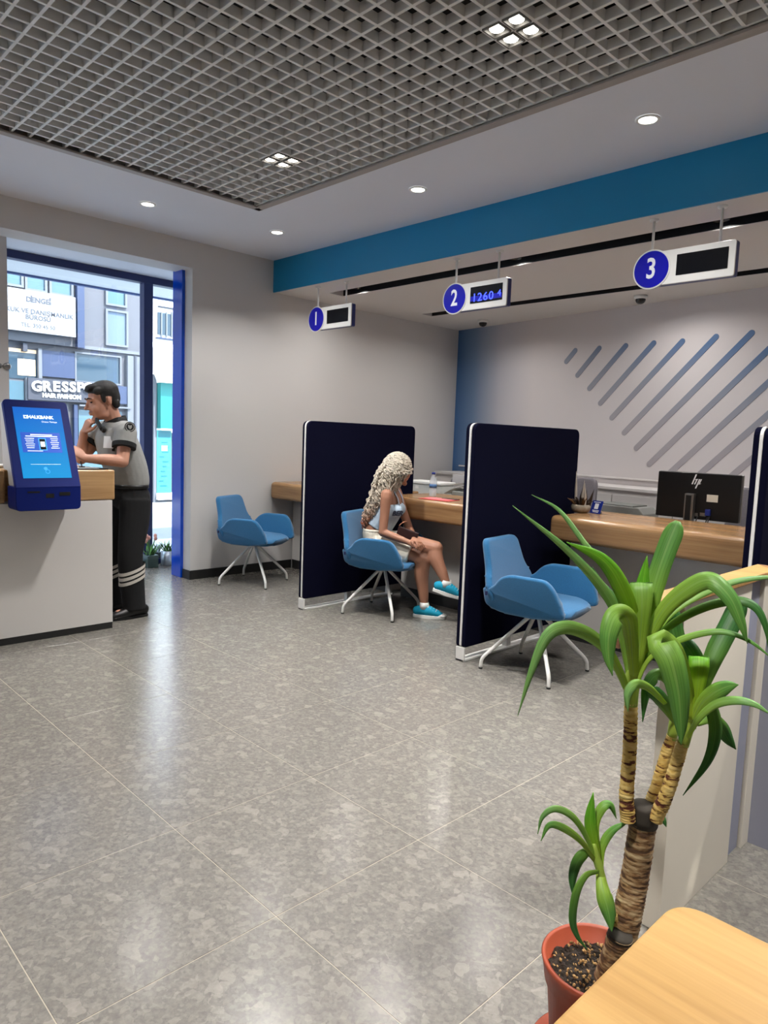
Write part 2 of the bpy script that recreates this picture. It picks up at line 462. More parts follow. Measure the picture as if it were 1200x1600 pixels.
# left wall with the street window
wl = bpy.data.objects.new('wall_left', None); COL.objects.link(wl); struct(wl)
YJ = 3.317
box('wall_panel', (XL - 0.27, YJ, 0), (XL, 7.3, ZC + 0.1), M_wall, wl)
box('header', (XL - 0.27, YN, 2.863), (XL, YJ, ZC + 0.1), M_wall, wl)
box('soffit', (XG - 0.1, YN, 2.92), (XL - 0.27, 4.3, 3.05), M_ceil, wl)
box('jamb_column', (XG, 1.15, 0), (-6.46, 1.91, 2.92), M_wall, wl)
box('return_wall', (XG - 0.1, 4.2, 0), (XL - 0.27, 4.3, 2.92), M_wall, wl)
box('spandrel', (XG - 0.1, YN, 2.92), (XG - 0.02, 4.3, 3.4), M_wall, wl)
box('wall_panel', (XL - 0.27, YN, 0), (XL, -2.2, 2.863), M_wall, wl)
bs = struct(box('baseboard_left', (XL, YJ - 0.003, 0), (XL + 0.012, 4.49, 0.085), M_skirt))
box('baseboard_return', (XL - 0.13, YJ - 0.012, 0), (XL + 0.012, YJ, 0.085), M_skirt, bs)

# back wall, set at a slight angle, painted with a blue fade at the corner
BW0, BW1 = Vector((-5.985, 7.063, 0)), Vector((-2.191, 6.592, 0))
bdir = (BW1 - BW0).normalized(); bnor = Vector((bdir.y, -bdir.x, 0)).normalized()
if bnor.y > 0: bnor = -bnor
def backwall_paint():
    m = bpy.data.materials.new('back_wall_paint'); m.use_nodes = True
    nt = m.node_tree; b = nt.nodes['Principled BSDF']; b.inputs['Roughness'].default_value = 0.7
    g = nt.nodes.new('ShaderNodeNewGeometry'); s = nt.nodes.new('ShaderNodeSeparateXYZ'); nt.links.new(g.outputs['Position'], s.inputs[0])
    mr = nt.nodes.new('ShaderNodeMapRange'); mr.inputs['From Min'].default_value = -5.98; mr.inputs['From Max'].default_value = -4.7
    nt.links.new(s.outputs['X'], mr.inputs['Value'])
    r = nt.nodes.new('ShaderNodeValToRGB'); e = r.color_ramp.elements
    e[0].position = 0.0; e[0].color = (*lin((62, 106, 158)), 1)
    e[1].position = 1.0; e[1].color = (*lin((206, 200, 200)), 1)
    q = e.new(0.25); q.color = (*lin((112, 138, 172)), 1)
    q = e.new(0.6); q.color = (*lin((184, 184, 192)), 1)
    nt.links.new(mr.outputs['Result'], r.inputs['Fac']); nt.links.new(r.outputs['Color'], b.inputs['Base Color'])
    return m
def stripe_paint():
    m = bpy.data.materials.new('stripe_paint'); m.use_nodes = True
    nt = m.node_tree; b = nt.nodes['Principled BSDF']; b.inputs['Roughness'].default_value = 0.6
    g = nt.nodes.new('ShaderNodeNewGeometry'); s = nt.nodes.new('ShaderNodeSeparateXYZ'); nt.links.new(g.outputs['Position'], s.inputs[0])
    mr = nt.nodes.new('ShaderNodeMapRange'); mr.inputs['From Min'].default_value = 1.35; mr.inputs['From Max'].default_value = 2.4
    ad = nt.nodes.new('ShaderNodeMath'); ad.operation = 'MULTIPLY_ADD'; ad.inputs[1].default_value = 0.22; nt.links.new(s.outputs['X'], ad.inputs[0])
    a2 = nt.nodes.new('ShaderNodeMath'); a2.operation = 'ADD'; a2.inputs[1].default_value = 0.62; nt.links.new(s.outputs['Z'], a2.inputs[0]); nt.links.new(a2.outputs[0], ad.inputs[2])
    nt.links.new(ad.outputs[0], mr.inputs['Value'])
    r = nt.nodes.new('ShaderNodeValToRGB'); e = r.color_ramp.elements
    e[0].position = 0.1; e[0].color = (*lin((158, 153, 158)), 1)
    e[1].position = 1.0; e[1].color = (*lin((76, 106, 146)), 1)
    q = e.new(0.6); q.color = (*lin((130, 136, 150)), 1)
    nt.links.new(mr.outputs['Result'], r.inputs['Fac']); nt.links.new(r.outputs['Color'], b.inputs['Base Color'])
    return m
bwm = bmesh.new(); box_bm((0, -0.15, 0), (9.2, 0, ZL + 0.02), bm=bwm)
Mb = frame_M(BW0, bdir, Vector((0, 0, 1)).cross(bdir) * 1.0)
# local: x along wall, y away from the room, z up
Mb = Matrix(((bdir.x, bnor.x, 0, BW0.x), (bdir.y, bnor.y, 0, BW0.y), (0, 0, 1, 0), (0, 0, 0, 1)))
bmesh.ops.transform(bwm, matrix=Mb, verts=bwm.verts)
wback = struct(link('wall_back', mesh_of(bwm, 'wall_back'), backwall_paint()))
M_stripe = stripe_paint()
S = [((340, 708), (300, 757)), ((447, 698), (350, 818)), ((565, 687), (403, 877)), ((690, 675), (452, 943)), ((818, 667), (503, 1008)), ((968, 647), (558, 1075)), ((1127, 630), (612, 1143)),
     ((1300, 610), (670, 1215)), ((1490, 588), (730, 1283)), ((1690, 566), (790, 1352)), ((1900, 546), (850, 1425))]
for (a, b) in S:
    pa = on_plane(780 + a[0] * .35, 300 + a[1] * .35, BW0, bnor); pb_ = on_plane(780 + b[0] * .35, 300 + b[1] * .35, BW0, bnor)
    d = (pa - pb_); L = d.length; d = d / L; w = 0.028
    pts = [(-w * math.sin(t), -w * math.cos(t)) for t in np.linspace(PI, 0, 9)][::-1]
    poly = [(-w * math.sin(t), w * math.cos(t)) for t in np.linspace(0, PI, 9)] + [(L + w * math.sin(t), -w * math.cos(t)) for t in np.linspace(0, PI, 9)]
    e2 = bnor.cross(d)
    slab('stripe', poly, 0.0, 0.004, lambda u, v, q, o=pb_, d=d, e2=e2: o + d * u + e2 * v + bnor * q, M_stripe, wback)
struct(box('wall_right', (XR, YN, 0), (XR + 0.1, 7.3, ZC + 0.1), M_wall))
struct(box('wall_front', (-7.05, YN - 0.1, 0), (XR, YN, ZC + 0.1), M_wall))

# street glazing
def window_unit(name, y0, y1, muls):
    w = bpy.data.objects.new(name, None); COL.objects.link(w); struct(w)
    box('window_frame', (XG - 0.05, y0, 2.85), (XG + 0.05, y1, 2.92), M_frame, w, 0.004)
    box('window_frame', (XG - 0.05, y0, 0.0), (XG + 0.05, y1, 0.05), M_frame, w, 0.004)
    for y in muls: box('mullion', (XG - 0.05, y - 0.048, 0.05), (XG + 0.05, y + 0.048, 2.85), M_frame, w, 0.004)
    ys = [y0] + list(muls) + [y1]
    for a, b in zip(ys, ys[1:]):
        box('window_pane', (XG - 0.006, a, 0.05), (XG + 0.006, b, 2.85), M_glass, w)
    return w
mul_y = on_x(228.5, 640, XG).y
window_unit('window_1', 1.91, 4.2, [mul_y])
window_unit('window_2', YN, 1.15, [-1.0])
cladding = struct(box('trim_2', (-6.29, YJ - 0.03, 0), (-6.115, YJ + 0.012, 2.915), M_bluep, None, 0.003))

# lamps ------------------------------------------------------------
M_lens = mat('lamp_lens', (255, 252, 246), 0.3, emit=(255, 250, 240), estr=9.0)
M_ring = mat('lamp_trim', (240, 240, 238), 0.4)
def downlight(x, y, label, power=19):
    t = thing('downlight', label, 'ceiling light', (x, y, ZC), 'round downlights in the white ceiling band')
    lathe('trim_ring', [(0.062, ZC - 0.001), (0.062, ZC - 0.006), (0.048, ZC - 0.008), (0.045, ZC - 0.004), (0.045, ZC - 0.001)], M_ring, t, 28, (x, y, 0))
    lathe('lens', [(0.0, ZC - 0.0055), (0.03, ZC - 0.0055), (0.0455, ZC - 0.003), (0.0455, ZC - 0.0005), (0, ZC - 0.0005)], M_lens, t, 28, (x, y, 0))
    area_light('downlight_lamp', (x, y, ZC - 0.012), 0.09, power, (1, 0.98, 0.95), 115)
downlight(-5.303, 2.562, 'round recessed downlight in the white ceiling nearest the street window')
downlight(-5.132, 3.633, 'small round downlight in the ceiling by the left end of blue fascia')
downlight(-3.504, 3.640, 'round recessed downlight between the grid ceiling and the blue fascia, above sign 2')
downlight(-1.870, 3.645, 'rightmost and largest round recessed downlight in the white ceiling band')
downlight(-0.240, 3.645, 'added unseen round downlight past the right edge of the photo')  # unseen lamps added to brighten the room, carrying the row on
downlight(1.400, 3.645, 'added unseen round downlight far past the right edge of the photo')
downlight(-5.303, 0.950, 'added unseen round downlight past the left edge of the photo')  # two more unseen lamps added on the window side for extra light
downlight(-5.303, -0.700, 'added unseen round downlight far past the left edge of the photo')
M_house = mat('lamp_housing', (112, 110, 106), 0.5)
def square_light(ix, iy, label, power=60):
    x, y = bars_x[ix], bars_y[iy]
    t = thing('grid_light', label, 'ceiling light', (x, y, GZ0), 'square four-lamp lights in the grid ceiling')
    for sx in (-1, 1):
        for sy in (-1, 1):
            c = (x + sx * GP / 2, y + sy * GP / 2)
            h = GP / 2 - 0.007
            fb = bmesh.new()
            for lo, hi in (((c[0] - h, c[1] - h, 3.099), (c[0] + h, c[1] - h + 0.006, 3.116)), ((c[0] - h, c[1] + h - 0.006, 3.099), (c[0] + h, c[1] + h, 3.116)),
                           ((c[0] - h, c[1] - h + 0.006, 3.099), (c[0] - h + 0.006, c[1] + h - 0.006, 3.116)), ((c[0] + h - 0.006, c[1] - h + 0.006, 3.099), (c[0] + h, c[1] + h - 0.006, 3.116)),
                           ((c[0] - h + 0.006, c[1] - h + 0.006, 3.112), (c[0] + h - 0.006, c[1] + h - 0.006, 3.116))):
                box_bm(lo, hi, bm=fb)
            link('lamp_housing', mesh_of(fb, 'housing'), M_house, t)
            lathe('lens', [(0, 3.106), (0.028, 3.106), (0.031, 3.1085), (0.031, 3.1115), (0, 3.1115)], M_lens, t, 20, (c[0], c[1], 0))
    area_light('grid_light_lamp', (x, y, 3.094), 0.17, power, (1, 0.98, 0.95), 100)
def near(v, arr): return min(range(len(arr)), key=lambda i: abs(arr[i] - v))
square_light(near(-3.826, bars_x), near(2.73, bars_y), 'square four-lamp light in the grid ceiling, the far one')
square_light(near(-1.920, bars_x), near(2.53, bars_y), 'square four-lamp light in the grid ceiling, the near bright one')
square_light(near(0.0, bars_x), near(2.4, bars_y), 'added unseen square grid light past the right edge of the photo')  # this and the next two: unseen grid lights added for more room light
square_light(near(-0.6, bars_x), near(0.2, bars_y), 'added unseen square grid light above the camera')
square_light(near(-3.0, bars_x), near(-0.6, bars_y), 'added unseen square grid light past the left edge of the photo')
# small sunk lamps inside the black slots
M_reflector = mat('dark_reflector', (90, 84, 78), 0.25, metal=0.8)
M_lens2 = mat('sunk_lens', (220, 214, 204), 0.4, emit=(255, 244, 228), estr=0.5)
def slot_lamp(x, y, label, power=16):
    t = thing('slot_lamp', label, 'ceiling light', (x, y, ZL + 0.07), 'sunk lamps inside the black ceiling slots')
    lathe('reflector', [(0.055, ZL + 0.03), (0.05, ZL + 0.045), (0.03, ZL + 0.085), (0.03, ZL + 0.1), (0.058, ZL + 0.1), (0.058, ZL + 0.03)], M_reflector, t, 24, (x, y, 0))
    lathe('lens', [(0, ZL + 0.088), (0.029, ZL + 0.088), (0.029, ZL + 0.098), (0, ZL + 0.098)], M_lens2, t, 20, (x, y, 0))
    area_light('slot_lamp_light', (x, y, ZL + 0.028), 0.09, power, (1, 0.97, 0.93), 155)
for i, (x, w) in enumerate(((-5.25, 'left end, above counter 1'), (-3.4, 'middle, above sign 2'), (-1.85, 'right, behind sign 3'), (-0.2, 'past the right edge'), (1.4, 'far past the right edge'))):
    slot_lamp(x, sum(S1) / 2, 'sunk lamp in the front black ceiling slot, ' + w)
for i, (x, w) in enumerate(((-4.9, 'left end'), (-2.9, 'between signs 2 and 3'), (-0.9, 'past the right edge'))):
    slot_lamp(x, sum(S2) / 2, 'sunk lamp in the rear black ceiling slot, ' + w)

# ================================================================== FURNITURE
# reception desk (its long white face runs along y)
rd = thing('reception_desk', 'white reception desk with thick oak top by the window', 'desk', (-5.15, 1.0, 0))
RX = -4.79
box('front_panel', (RX - 0.03, -0.6, 0.045), (RX - 0.004, 2.062, 0.905), M_white, rd, 0.002)
box('end_panel', (-5.5, 2.036, 0.045), (RX - 0.03, 2.062, 0.905), M_white, rd, 0.002)
box('plinth', (-5.48, -0.58, 0), (RX - 0.006, 2.06, 0.045), M_skirt, rd)
box('back_panel', (-5.5, -0.6, 0.045), (-5.47, 2.036, 0.905), M_white, rd, 0.002)
NY0, NY1 = 1.383, 1.80            # notch for the touch-screen kiosk
def oak_top(poly, z0, z1, name, parent, m, bev=0.018):
    return slab(name, poly, z0, z1, lambda u, v, w: (u, v, w), m, parent, bev, 4, False)
topp = [(-5.55, -0.62), (RX, -0.62), (RX, NY0), (RX - 0.10, NY0), (RX - 0.10, NY1), (RX, NY1), (RX, 2.082), (-5.55, 2.082)]
oak_top(round_poly(topp, [0.02, 0.02, 0.015, 0.004, 0.004, 0.01, 0.02, 0.02], 4), 0.908, 1.112, 'oak_top', rd, M_oaky, 0.01)

# touch-screen kiosk fixed to the front of the desk
kb = thing('kiosk', 'navy touch-screen kiosk with lit blue display on the reception desk', 'kiosk', (-4.7, 1.58, 0.872))
KY0, KY1 = 1.388, 1.775
K0, K1, K2 = (-4.605, 0.874), (-4.602, 1.017), (-4.835, 1.556)
n2 = Vector((K2[1] - K1[1], -(K2[0] - K1[0]))).normalized()      # outward normal of the screen face in (x,z)
def kpt(s, y, h=0.0):      # s along the screen face from its lower edge, h outwards
    d = Vector((K2[0] - K1[0], K2[1] - K1[1])).normalized()
    return Vector((K1[0] + d.x * s + n2.x * h, y, K1[1] + d.y * s + n2.y * h))
KL = Vector((K2[0] - K1[0], K2[1] - K1[1])).length
face = round_poly([(KY0, 0), (KY1, 0), (KY1, KL), (KY0, KL)], [0.004, 0.004, 0.03, 0.03], 5)
slab('bezel', face, -0.035, 0.0, lambda u, v, w: kpt(v, u, w), M_kiosk, kb, 0.004, 2)
low_poly = round_poly([(KY0, 0.874), (KY1, 0.874), (KY1, 1.02), (KY0, 1.02)], [0.03, 0.03, 0.003, 0.003], 5)
slab('lower_housing', low_poly, -0.16, 0.0, lambda u, v, w: (-4.604 + w, u, v), M_kiosk, kb, 0.004, 2)
side = [(-4.66, 1.02), (K2[0] - 0.02, 1.54), (-4.93, 1.535), (-4.885, 1.115), (-4.80, 1.113), (-4.78, 1.02)]
slab('rear_housing', round_poly([(a, b) for a, b in side], 0.015, 3), KY0 + 0.012, KY1 - 0.012, lambda u, v, w: (u, w, v), M_white, kb, 0.004, 2)
def screen_mat():
    m = bpy.data.materials.new('kiosk_display'); m.use_nodes = True
    nt = m.node_tree; b = nt.nodes['Principled BSDF']; b.inputs['Roughness'].default_value = 0.5; b.inputs['Specular IOR Level'].default_value = 0.1
    g = nt.nodes.new('ShaderNodeNewGeometry'); s = nt.nodes.new('ShaderNodeSeparateXYZ'); nt.links.new(g.outputs['Position'], s.inputs[0])
    mr = nt.nodes.new('ShaderNodeMapRange'); mr.inputs['From Min'].default_value = 1.07; mr.inputs['From Max'].default_value = 1.5
    nt.links.new(s.outputs['Z'], mr.inputs['Value'])
    r = nt.nodes.new('ShaderNodeValToRGB'); e = r.color_ramp.elements
    e[0].color = (*lin((4, 150, 216)), 1); e[1].color = (*lin((16, 100, 200)), 1)
    nt.links.new(mr.outputs['Result'], r.inputs['Fac']); nt.links.new(r.outputs['Color'], b.inputs['Emission Color'])
    b.inputs['Emission Strength'].default_value = 1.0; b.inputs['Base Color'].default_value = (0.01, 0.03, 0.06, 1)
    return m
sy0, sy1, s0, s1 = KY0 + 0.05, KY1 - 0.048, 0.062, KL - 0.052
slab('display', [(sy0, s0), (sy1, s0), (sy1, s1), (sy0, s1)], 0.0005, 0.0025, lambda u, v, w: kpt(v, u, w), screen_mat(), kb)
disp = kb.children[-1]
exk = Vector((0, 1, 0)); eyk = kpt(1, 0) - kpt(0, 0)
M_glow = mat('display_white', (240, 250, 255), 0.4, emit=(225, 240, 255), estr=0.85)
M_glowd = mat('display_deep_blue', (16, 70, 170), 0.4, emit=(16, 74, 176), estr=0.8)
M_glowb = mat('display_mid_blue', (60, 160, 220), 0.4, emit=(50, 150, 215), estr=0.8)
yc = (sy0 + sy1) / 2
text('bank_logo', 'HALKBANK', 0.030, kpt(s1 - 0.065, yc + 0.012, 0.003), exk, eyk, M_glow, kb, ext=0.0004, off=0.0012)
lg = bmesh.new()
for dy in (-0.009, 0.0, 0.009):
    for ds in (-0.008, 0.0, 0.008):
        if dy == 0 and ds == 0: continue
        b2 = lathe_bm([(0.0, 0.0005), (0.0042, 0.0005), (0.0042, 0), (0, 0)], 10); merge(lg, b2, frame_M(kpt(s1 - 0.065 + ds, yc - 0.076 + dy, 0.003), exk, eyk))
link('logo_mark', mesh_of(lg, 'logo'), M_glow, kb)
text('slogan', 'Üreten Türkiye', 0.015, kpt(s1 - 0.095, yc + 0.062, 0.003), exk, eyk, M_glow, kb, ext=0.0003)
pc = s0 + (s1 - s0) * 0.50
quad_box('notice_panel', kpt(pc, yc - 0.005, 0.0026), exk, eyk, 0.236, 0.135, 0.0006, M_glowd, kb)
nb = bmesh.new()
def bar(y, s, w, h, t=0.0004, base=0.0033):
    b2 = box_bm((-w / 2, -h / 2, 0), (w / 2, h / 2, t)); merge(nb, b2, frame_M(kpt(s, y, base), exk, eyk))
bar(yc, pc + 0.052, 0.13, 0.006); bar(yc, pc + 0.041, 0.19, 0.006)
for k in range(6):
    bar(yc - 0.074, pc + 0.026 - k * 0.0125, 0.055 - 0.006 * (k % 3), 0.0038); bar(yc + 0.074, pc + 0.026 - k * 0.0125, 0.052 - 0.007 * ((k + 1) % 3), 0.0038)
bar(yc - 0.05, pc - 0.057, 0.09, 0.004); bar(yc, s0 + 0.09, 0.18, 0.002)
link('notice_lines', mesh_of(nb, 'lines'), M_glow, kb)
quad_box('phone_picture', kpt(pc - 0.012, yc, 0.0034), exk, eyk, 0.046, 0.082, 0.0005, M_glowb, kb)
quad_box('phone_picture', kpt(pc - 0.012, yc, 0.0040), exk, eyk, 0.034, 0.07, 0.0005, M_screen, kb)
quad_box('phone_picture', kpt(pc - 0.012, yc, 0.0046), exk, eyk, 0.026, 0.034, 0.0005, M_glow, kb)
tk = bmesh.new()
merge(tk, lathe_bm([(0, 0.0005), (0.011, 0.0005), (0.011, 0), (0, 0)], 16), frame_M(kpt(s0 + 0.062, yc - 0.006, 0.003), exk, eyk))
merge(tk, lathe_bm([(0.011, 0.0005), (0.014, 0.0005), (0.014, 0), (0.011, 0)], 18), frame_M(kpt(s0 + 0.042, yc + 0.004, 0.003), exk, eyk))
link('touch_icon', mesh_of(tk, 'icon'), M_glowb, kb)
for y, z, w, h in ((1.49, 0.99, 0.072, 0.010), (1.585, 0.965, 0.048, 0.026), (1.675, 0.975, 0.066, 0.022)):
    box('card_slot', (-4.606, y - w / 2, z - h / 2), (-4.6025, y + w / 2, z + h / 2), M_black, kb)

# service counters -------------------------------------------------
CZ0, CZ1, CYF = 0.745, 0.915, 4.20
def counter(x0, x1, label, left_r=0.03, right_r=0.03):
    t = thing('service_counter', label, 'counter', ((x0 + x1) / 2, 4.6, 0), 'bank service counters in a row')
    p = [(CYF, CZ0), (CYF, CZ1), (4.86, CZ1), (4.86, CZ1 - 0.04), (4.52, CZ1 - 0.04), (4.52, CZ0)]
    poly = round_poly(p, [0.03, 0.045, 0.01, 0.004, 0.004, 0.004], 6)
    slab('oak_top', poly, x0, x1, lambda u, v, w: (w, u, v), M_oakx, t, 0.02, 4)
    box('front_panel', (x0 + 0.0, 4.49, 0.09), (x1, 4.515, CZ0 + 0.005), M_white, t, 0.001)
    box('plinth', (x0, 4.491, 0), (x1, 4.51, 0.09), M_skirt, t)
    box('side_panel', (x0 + 0.02, 4.515, 0), (x0 + 0.045, 5.2, 0.74), M_white, t)
    box('side_panel', (x1 - 0.045, 4.515, 0), (x1 - 0.02, 5.2, 0.74), M_white, t)
    box('work_surface', (x0 + 0.02, 4.53, 0.72), (x1 - 0.02, 5.45, 0.75), M_white, t, 0.003)
    return t
counter(-5.955, -4.505, 'oak-topped service counter 1 in the corner, behind the first navy screen')
counter(-4.34, -2.86, 'oak-topped service counter 2 where the woman with curly hair sits')
counter(-2.66, -1.20, 'oak-topped service counter 3 with the black monitor')
counter(-1.00, 0.45, 'oak-topped service counter past the right edge, behind the third navy screen')

# navy fabric screens ----------------------------------------------
def screen(x, label):
    t = thing('privacy_screen', label, 'screen', (x, 4.05, 0), 'navy privacy screens between the counters')
    y0, y1, z0, z1 = 3.455, 4.675, 0.092, 1.513
    def outline(g): return round_poly([(y0 - g, z0 - g), (y1 + g, z0 - g), (y1 + g, z1 + g), (y0 - g, z1 + g)], [0.02, 0.02, 0.055, 0.055], 6)
    fn = lambda u, v, w: (x + w, u, v)
    slab('fabric_panel', outline(0), -0.037, -0.010, fn, M_navy, t, 0.004, 3, False)
    slab('fabric_panel', outline(0), 0.005, 0.037, fn, M_navy, t, 0.008, 3, False)
    slab('edge_frame', outline(0.001), -0.010, 0.005, fn, M_whitem, t, 0.001, 1)
    ft = bmesh.new()
    box_bm((x - 0.034, y0 - 0.003, 0.0), (x + 0.034, y0 + 0.012, z0 + 0.0), 0.003, bm=ft)
    box_bm((x - 0.034, y0 - 0.003, 0.0), (x + 0.034, 4.46, 0.014), 0.003, bm=ft)
    link('foot', mesh_of(ft, 'foot'), M_whitem, t)
    for yy in (3.93, 4.42):
        box('foot_post', (x - 0.02, yy, 0.013), (x + 0.02, yy + 0.045, z0), M_whitem, t, 0.002)
screen(-4.446, 'navy fabric screen standing left of the seated woman')
screen(-2.790, 'navy fabric screen in the middle, beside the empty blue chair')
screen(-1.116, 'navy fabric screen cut off by the right edge of the photo')

# hanging number signs ---------------------------------------------
def sign(x0, num, lit, label):
    t = thing('counter_sign', label, 'sign', (x0 + 0.31, 4.30, ZL), 'hanging counter number signs')
    yF, yB, z0, z1 = 4.272, 4.325, 2.387, 2.588
    xr = x0 + 0.608
    R_ = 0.118
    cz = (z0 + z1) / 2
    poly = round_poly([(x0 + 0.10, z0), (xr, z0), (xr, z1), (x0 + 0.10, z1)], [0, 0.014, 0.014, 0], 4)
    slab('case', poly, yF + 0.012, yB, lambda u, v, w: (u, w, v), M_signside, t, 0.001, 1)
    slab('front_plate', poly, yF, yF + 0.012, lambda u, v, w: (u, w, v), M_whitem, t, 0.002, 2)
    cx = x0 + R_
    circ = [(cx + R_ * math.cos(a), cz + R_ * math.sin(a)) for a in np.linspace(0, 2 * PI, 48, endpoint=False)]
    circ2 = [(cx + (R_ - 0.009) * math.cos(a), cz + (R_ - 0.009) * math.sin(a)) for a in np.linspace(0, 2 * PI, 48, endpoint=False)]
    slab('disc_rim', circ, yF - 0.004, yF + 0.014, lambda u, v, w: (u, w, v), M_whitem, t)
    slab('number_disc', circ2, yF - 0.0065, yF - 0.0035, lambda u, v, w: (u, w, v), M_signblue, t)
    text('number', num, 0.17, (cx, yF - 0.0075, cz), (1, 0, 0), (0, 0, 1), M_printw, t, ext=0.001, off=0.003, sx=0.8)
    dx0, dx1, dz0, dz1 = x0 + 0.272, xr - 0.038, z0 + 0.045, z1 - 0.035
    box('display', (dx0, yF - 0.002, dz0), (dx1, yF + 0.004, dz1), M_screen, t)
    if lit:
        M_led = mat('blue_led', (30, 40, 255), 0.4, emit=(70, 90, 255), estr=2.2)
        M_ledg = mat('blue_led_glow', (8, 8, 90), 0.4, emit=(14, 16, 190), estr=0.55)
        box('lit_strip', (dx0 + 0.004, yF - 0.003, dz0 + 0.016), (dx1 - 0.004, yF - 0.0018, dz0 + 0.052), M_ledg, t)
        text('led_digits', '1260', 0.085, (dx0 + 0.12, yF - 0.004, dz0 + 0.038), (1, 0, 0), (0, 0, 1), M_led, t, ext=0.0004, sx=1.1, space=1.12)
        text('led_digits', '4', 0.062, (dx1 - 0.026, yF - 0.004, dz0 + 0.05), (1, 0, 0), (0, 0, 1), M_led, t, ext=0.0004, sx=1.1)
    for rx in (x0 + 0.10, x0 + 0.505):
        tube('rod', [(rx, 4.30, z1 - 0.005), (rx, 4.30, ZL - 0.001)], 0.008, M_whitem, t, 10, 1)
        lathe('rod_plate', [(0, ZL - 0.012), (0.026, ZL - 0.012), (0.028, ZL - 0.002), (0.028, ZL - 0.0005), (0, ZL - 0.0005)], M_whitem, t, 20, (rx, 4.30, 0))
sign(-5.489, '1', False, 'hanging counter sign with blue disc reading 1 and dark display')
sign(-3.790, '2', True, 'hanging counter sign with blue disc reading 2 and lit blue digits')
sign(-2.215, '3', False, 'hanging counter sign with blue disc reading 3, rightmost and largest')

# dome cameras -----------------------------------------------------
M_dome = mat('smoked_dome', (28, 27, 26), 0.15)
for (x, y), lb in (((-5.23, 6.60), 'small dome camera on the ceiling behind sign 2'), ((-3.20, 6.346), 'small dome camera on the ceiling below sign 3')):
    t = thing('dome_camera', lb, 'camera', (x, y, ZL), 'ceiling dome cameras')
    lathe('mount', [(0, ZL - 0.0005), (0.062, ZL - 0.0005), (0.06, ZL - 0.02), (0.05, ZL - 0.032), (0, ZL - 0.032)], M_whitem, t, 24, (x, y, 0))
    lathe('dome', [(0.046, ZL - 0.031)] + [(0.046 * math.cos(a), ZL - 0.036 - 0.042 * math.sin(a)) for a in np.linspace(0, PI / 2, 7)], M_dome, t, 24, (x, y, 0))

# chairs -----------------------------------------------------------
M_glide = mat('glide_black', (20, 20, 20), 0.6)
M_tab = mat('chair_tab', (20, 26, 70), 0.7)
def make_chair(label):
    t = thing('visitor_chair', label, 'chair', (0, 0, 0), 'blue visitor chairs with white swivel legs')
    # back: outline in (y, z), leaning back
    bp = round_poly([(-0.245, 0.40), (0.245, 0.40), (0.285, 0.50), (0.27, 0.565), (0.225, 0.63), (0.195, 0.805), (-0.195, 0.805), (-0.225, 0.63), (-0.27, 0.565), (-0.285, 0.50)],
                    [0.03, 0.03, 0.03, 0.04, 0.08, 0.05, 0.05, 0.08, 0.04, 0.03], 6)
    def fb(u, v, w):
        h = v - 0.42
        return (-0.205 - 0.26 * h + w + 0.5 * u * u, u, v)
    b = slab_bm(bp, -0.025, 0.025, fb, 0.018, 4)
    link('backrest', mesh_of(b, 'backrest', True), M_chair, t, False)
    # seat: rounded pad with a rolled front
    sp = round_poly([(-0.25, -0.24), (0.20, -0.245), (0.275, -0.19), (0.29, 0.0), (0.275, 0.19), (0.20, 0.245), (-0.25, 0.24)], [0.05, 0.1, 0.1, 0.3, 0.1, 0.1, 0.05], 6)
    def fs(u, v, w):
        k = max(0.0, (u - 0.02)) ** 2 * 0.55
        e = 1.0 - (0.10 if w < 0.42 else 0.0)
        return (u * e, v * e, w - k * (1 if w > 0.42 else 0.2) + (0.012 if w > 0.42 else 0) * math.cos(v * 6))
    link('seat', mesh_of(slab_bm(sp, 0.385, 0.462, fs, 0.028, 4), 'seat', True), M_chair, t, False)
    # arms: side shells rising from the seat
    ap = round_poly([(-0.235, 0.42), (-0.14, 0.385), (0.14, 0.385), (0.285, 0.415), (0.275, 0.475), (0.225, 0.585), (0.175, 0.632), (-0.05, 0.632), (-0.115, 0.605), (-0.165, 0.54), (-0.25, 0.52)],
                    [0.03, 0.05, 0.05, 0.02, 0.04, 0.05, 0.04, 0.04, 0.04, 0.04, 0.02], 5)
    for s in (-1, 1):
        def fa(u, v, w, s=s):
            fl = 0.245 + 0.19 * (v - 0.40) - 0.35 * max(0, 0.40 + 0.02 - v)
            pinch = 0.03 * max(0, (-u - 0.1) / 0.15) ** 2
            return (u, s * (fl - pinch + w), v)
        link('armrest', mesh_of(slab_bm(ap, -0.024, 0.024, fa, 0.017, 4), 'armrest', True), M_chair, t, False)
    tabm = mesh_of(box_bm((-0.21, -0.292, 0.485), (-0.198, -0.284, 0.508)), 'tab')
    link('fabric_tab', tabm, M_tab, t, False)
    link('hub', mesh_of(lathe_bm([(0, 0.35), (0.022, 0.35), (0.028, 0.36), (0.03, 0.388), (0.09, 0.392), (0.09, 0.397), (0, 0.397)], 20), 'hub', True), M_whitem, t, False)
    lg = mesh_of(tube_bm([(0.012, 0, 0.372), (0.10, 0, 0.288), (0.20, 0, 0.192), (0.27, 0, 0.125), (0.308, 0, 0.088), (0.328, 0, 0.06), (0.333, 0, 0.03), (0.335, 0, 0.008)], [0.013, 0.013, 0.0125, 0.012, 0.012, 0.0115, 0.011, 0.0105], 10, 3), 'leg', True)
    lg.materials.append(M_whitem)
    gl = mesh_of(lathe_bm([(0, 0), (0.0125, 0), (0.0125, 0.009), (0, 0.009)], 12, (0.335, 0, 0)), 'glide'); gl.materials.append(M_glide)
    legs = []
    for k in range(4):
        l = link('leg', lg, None, t, False); g = link('glide', gl, None, l, False); legs.append(l)
    return t, legs
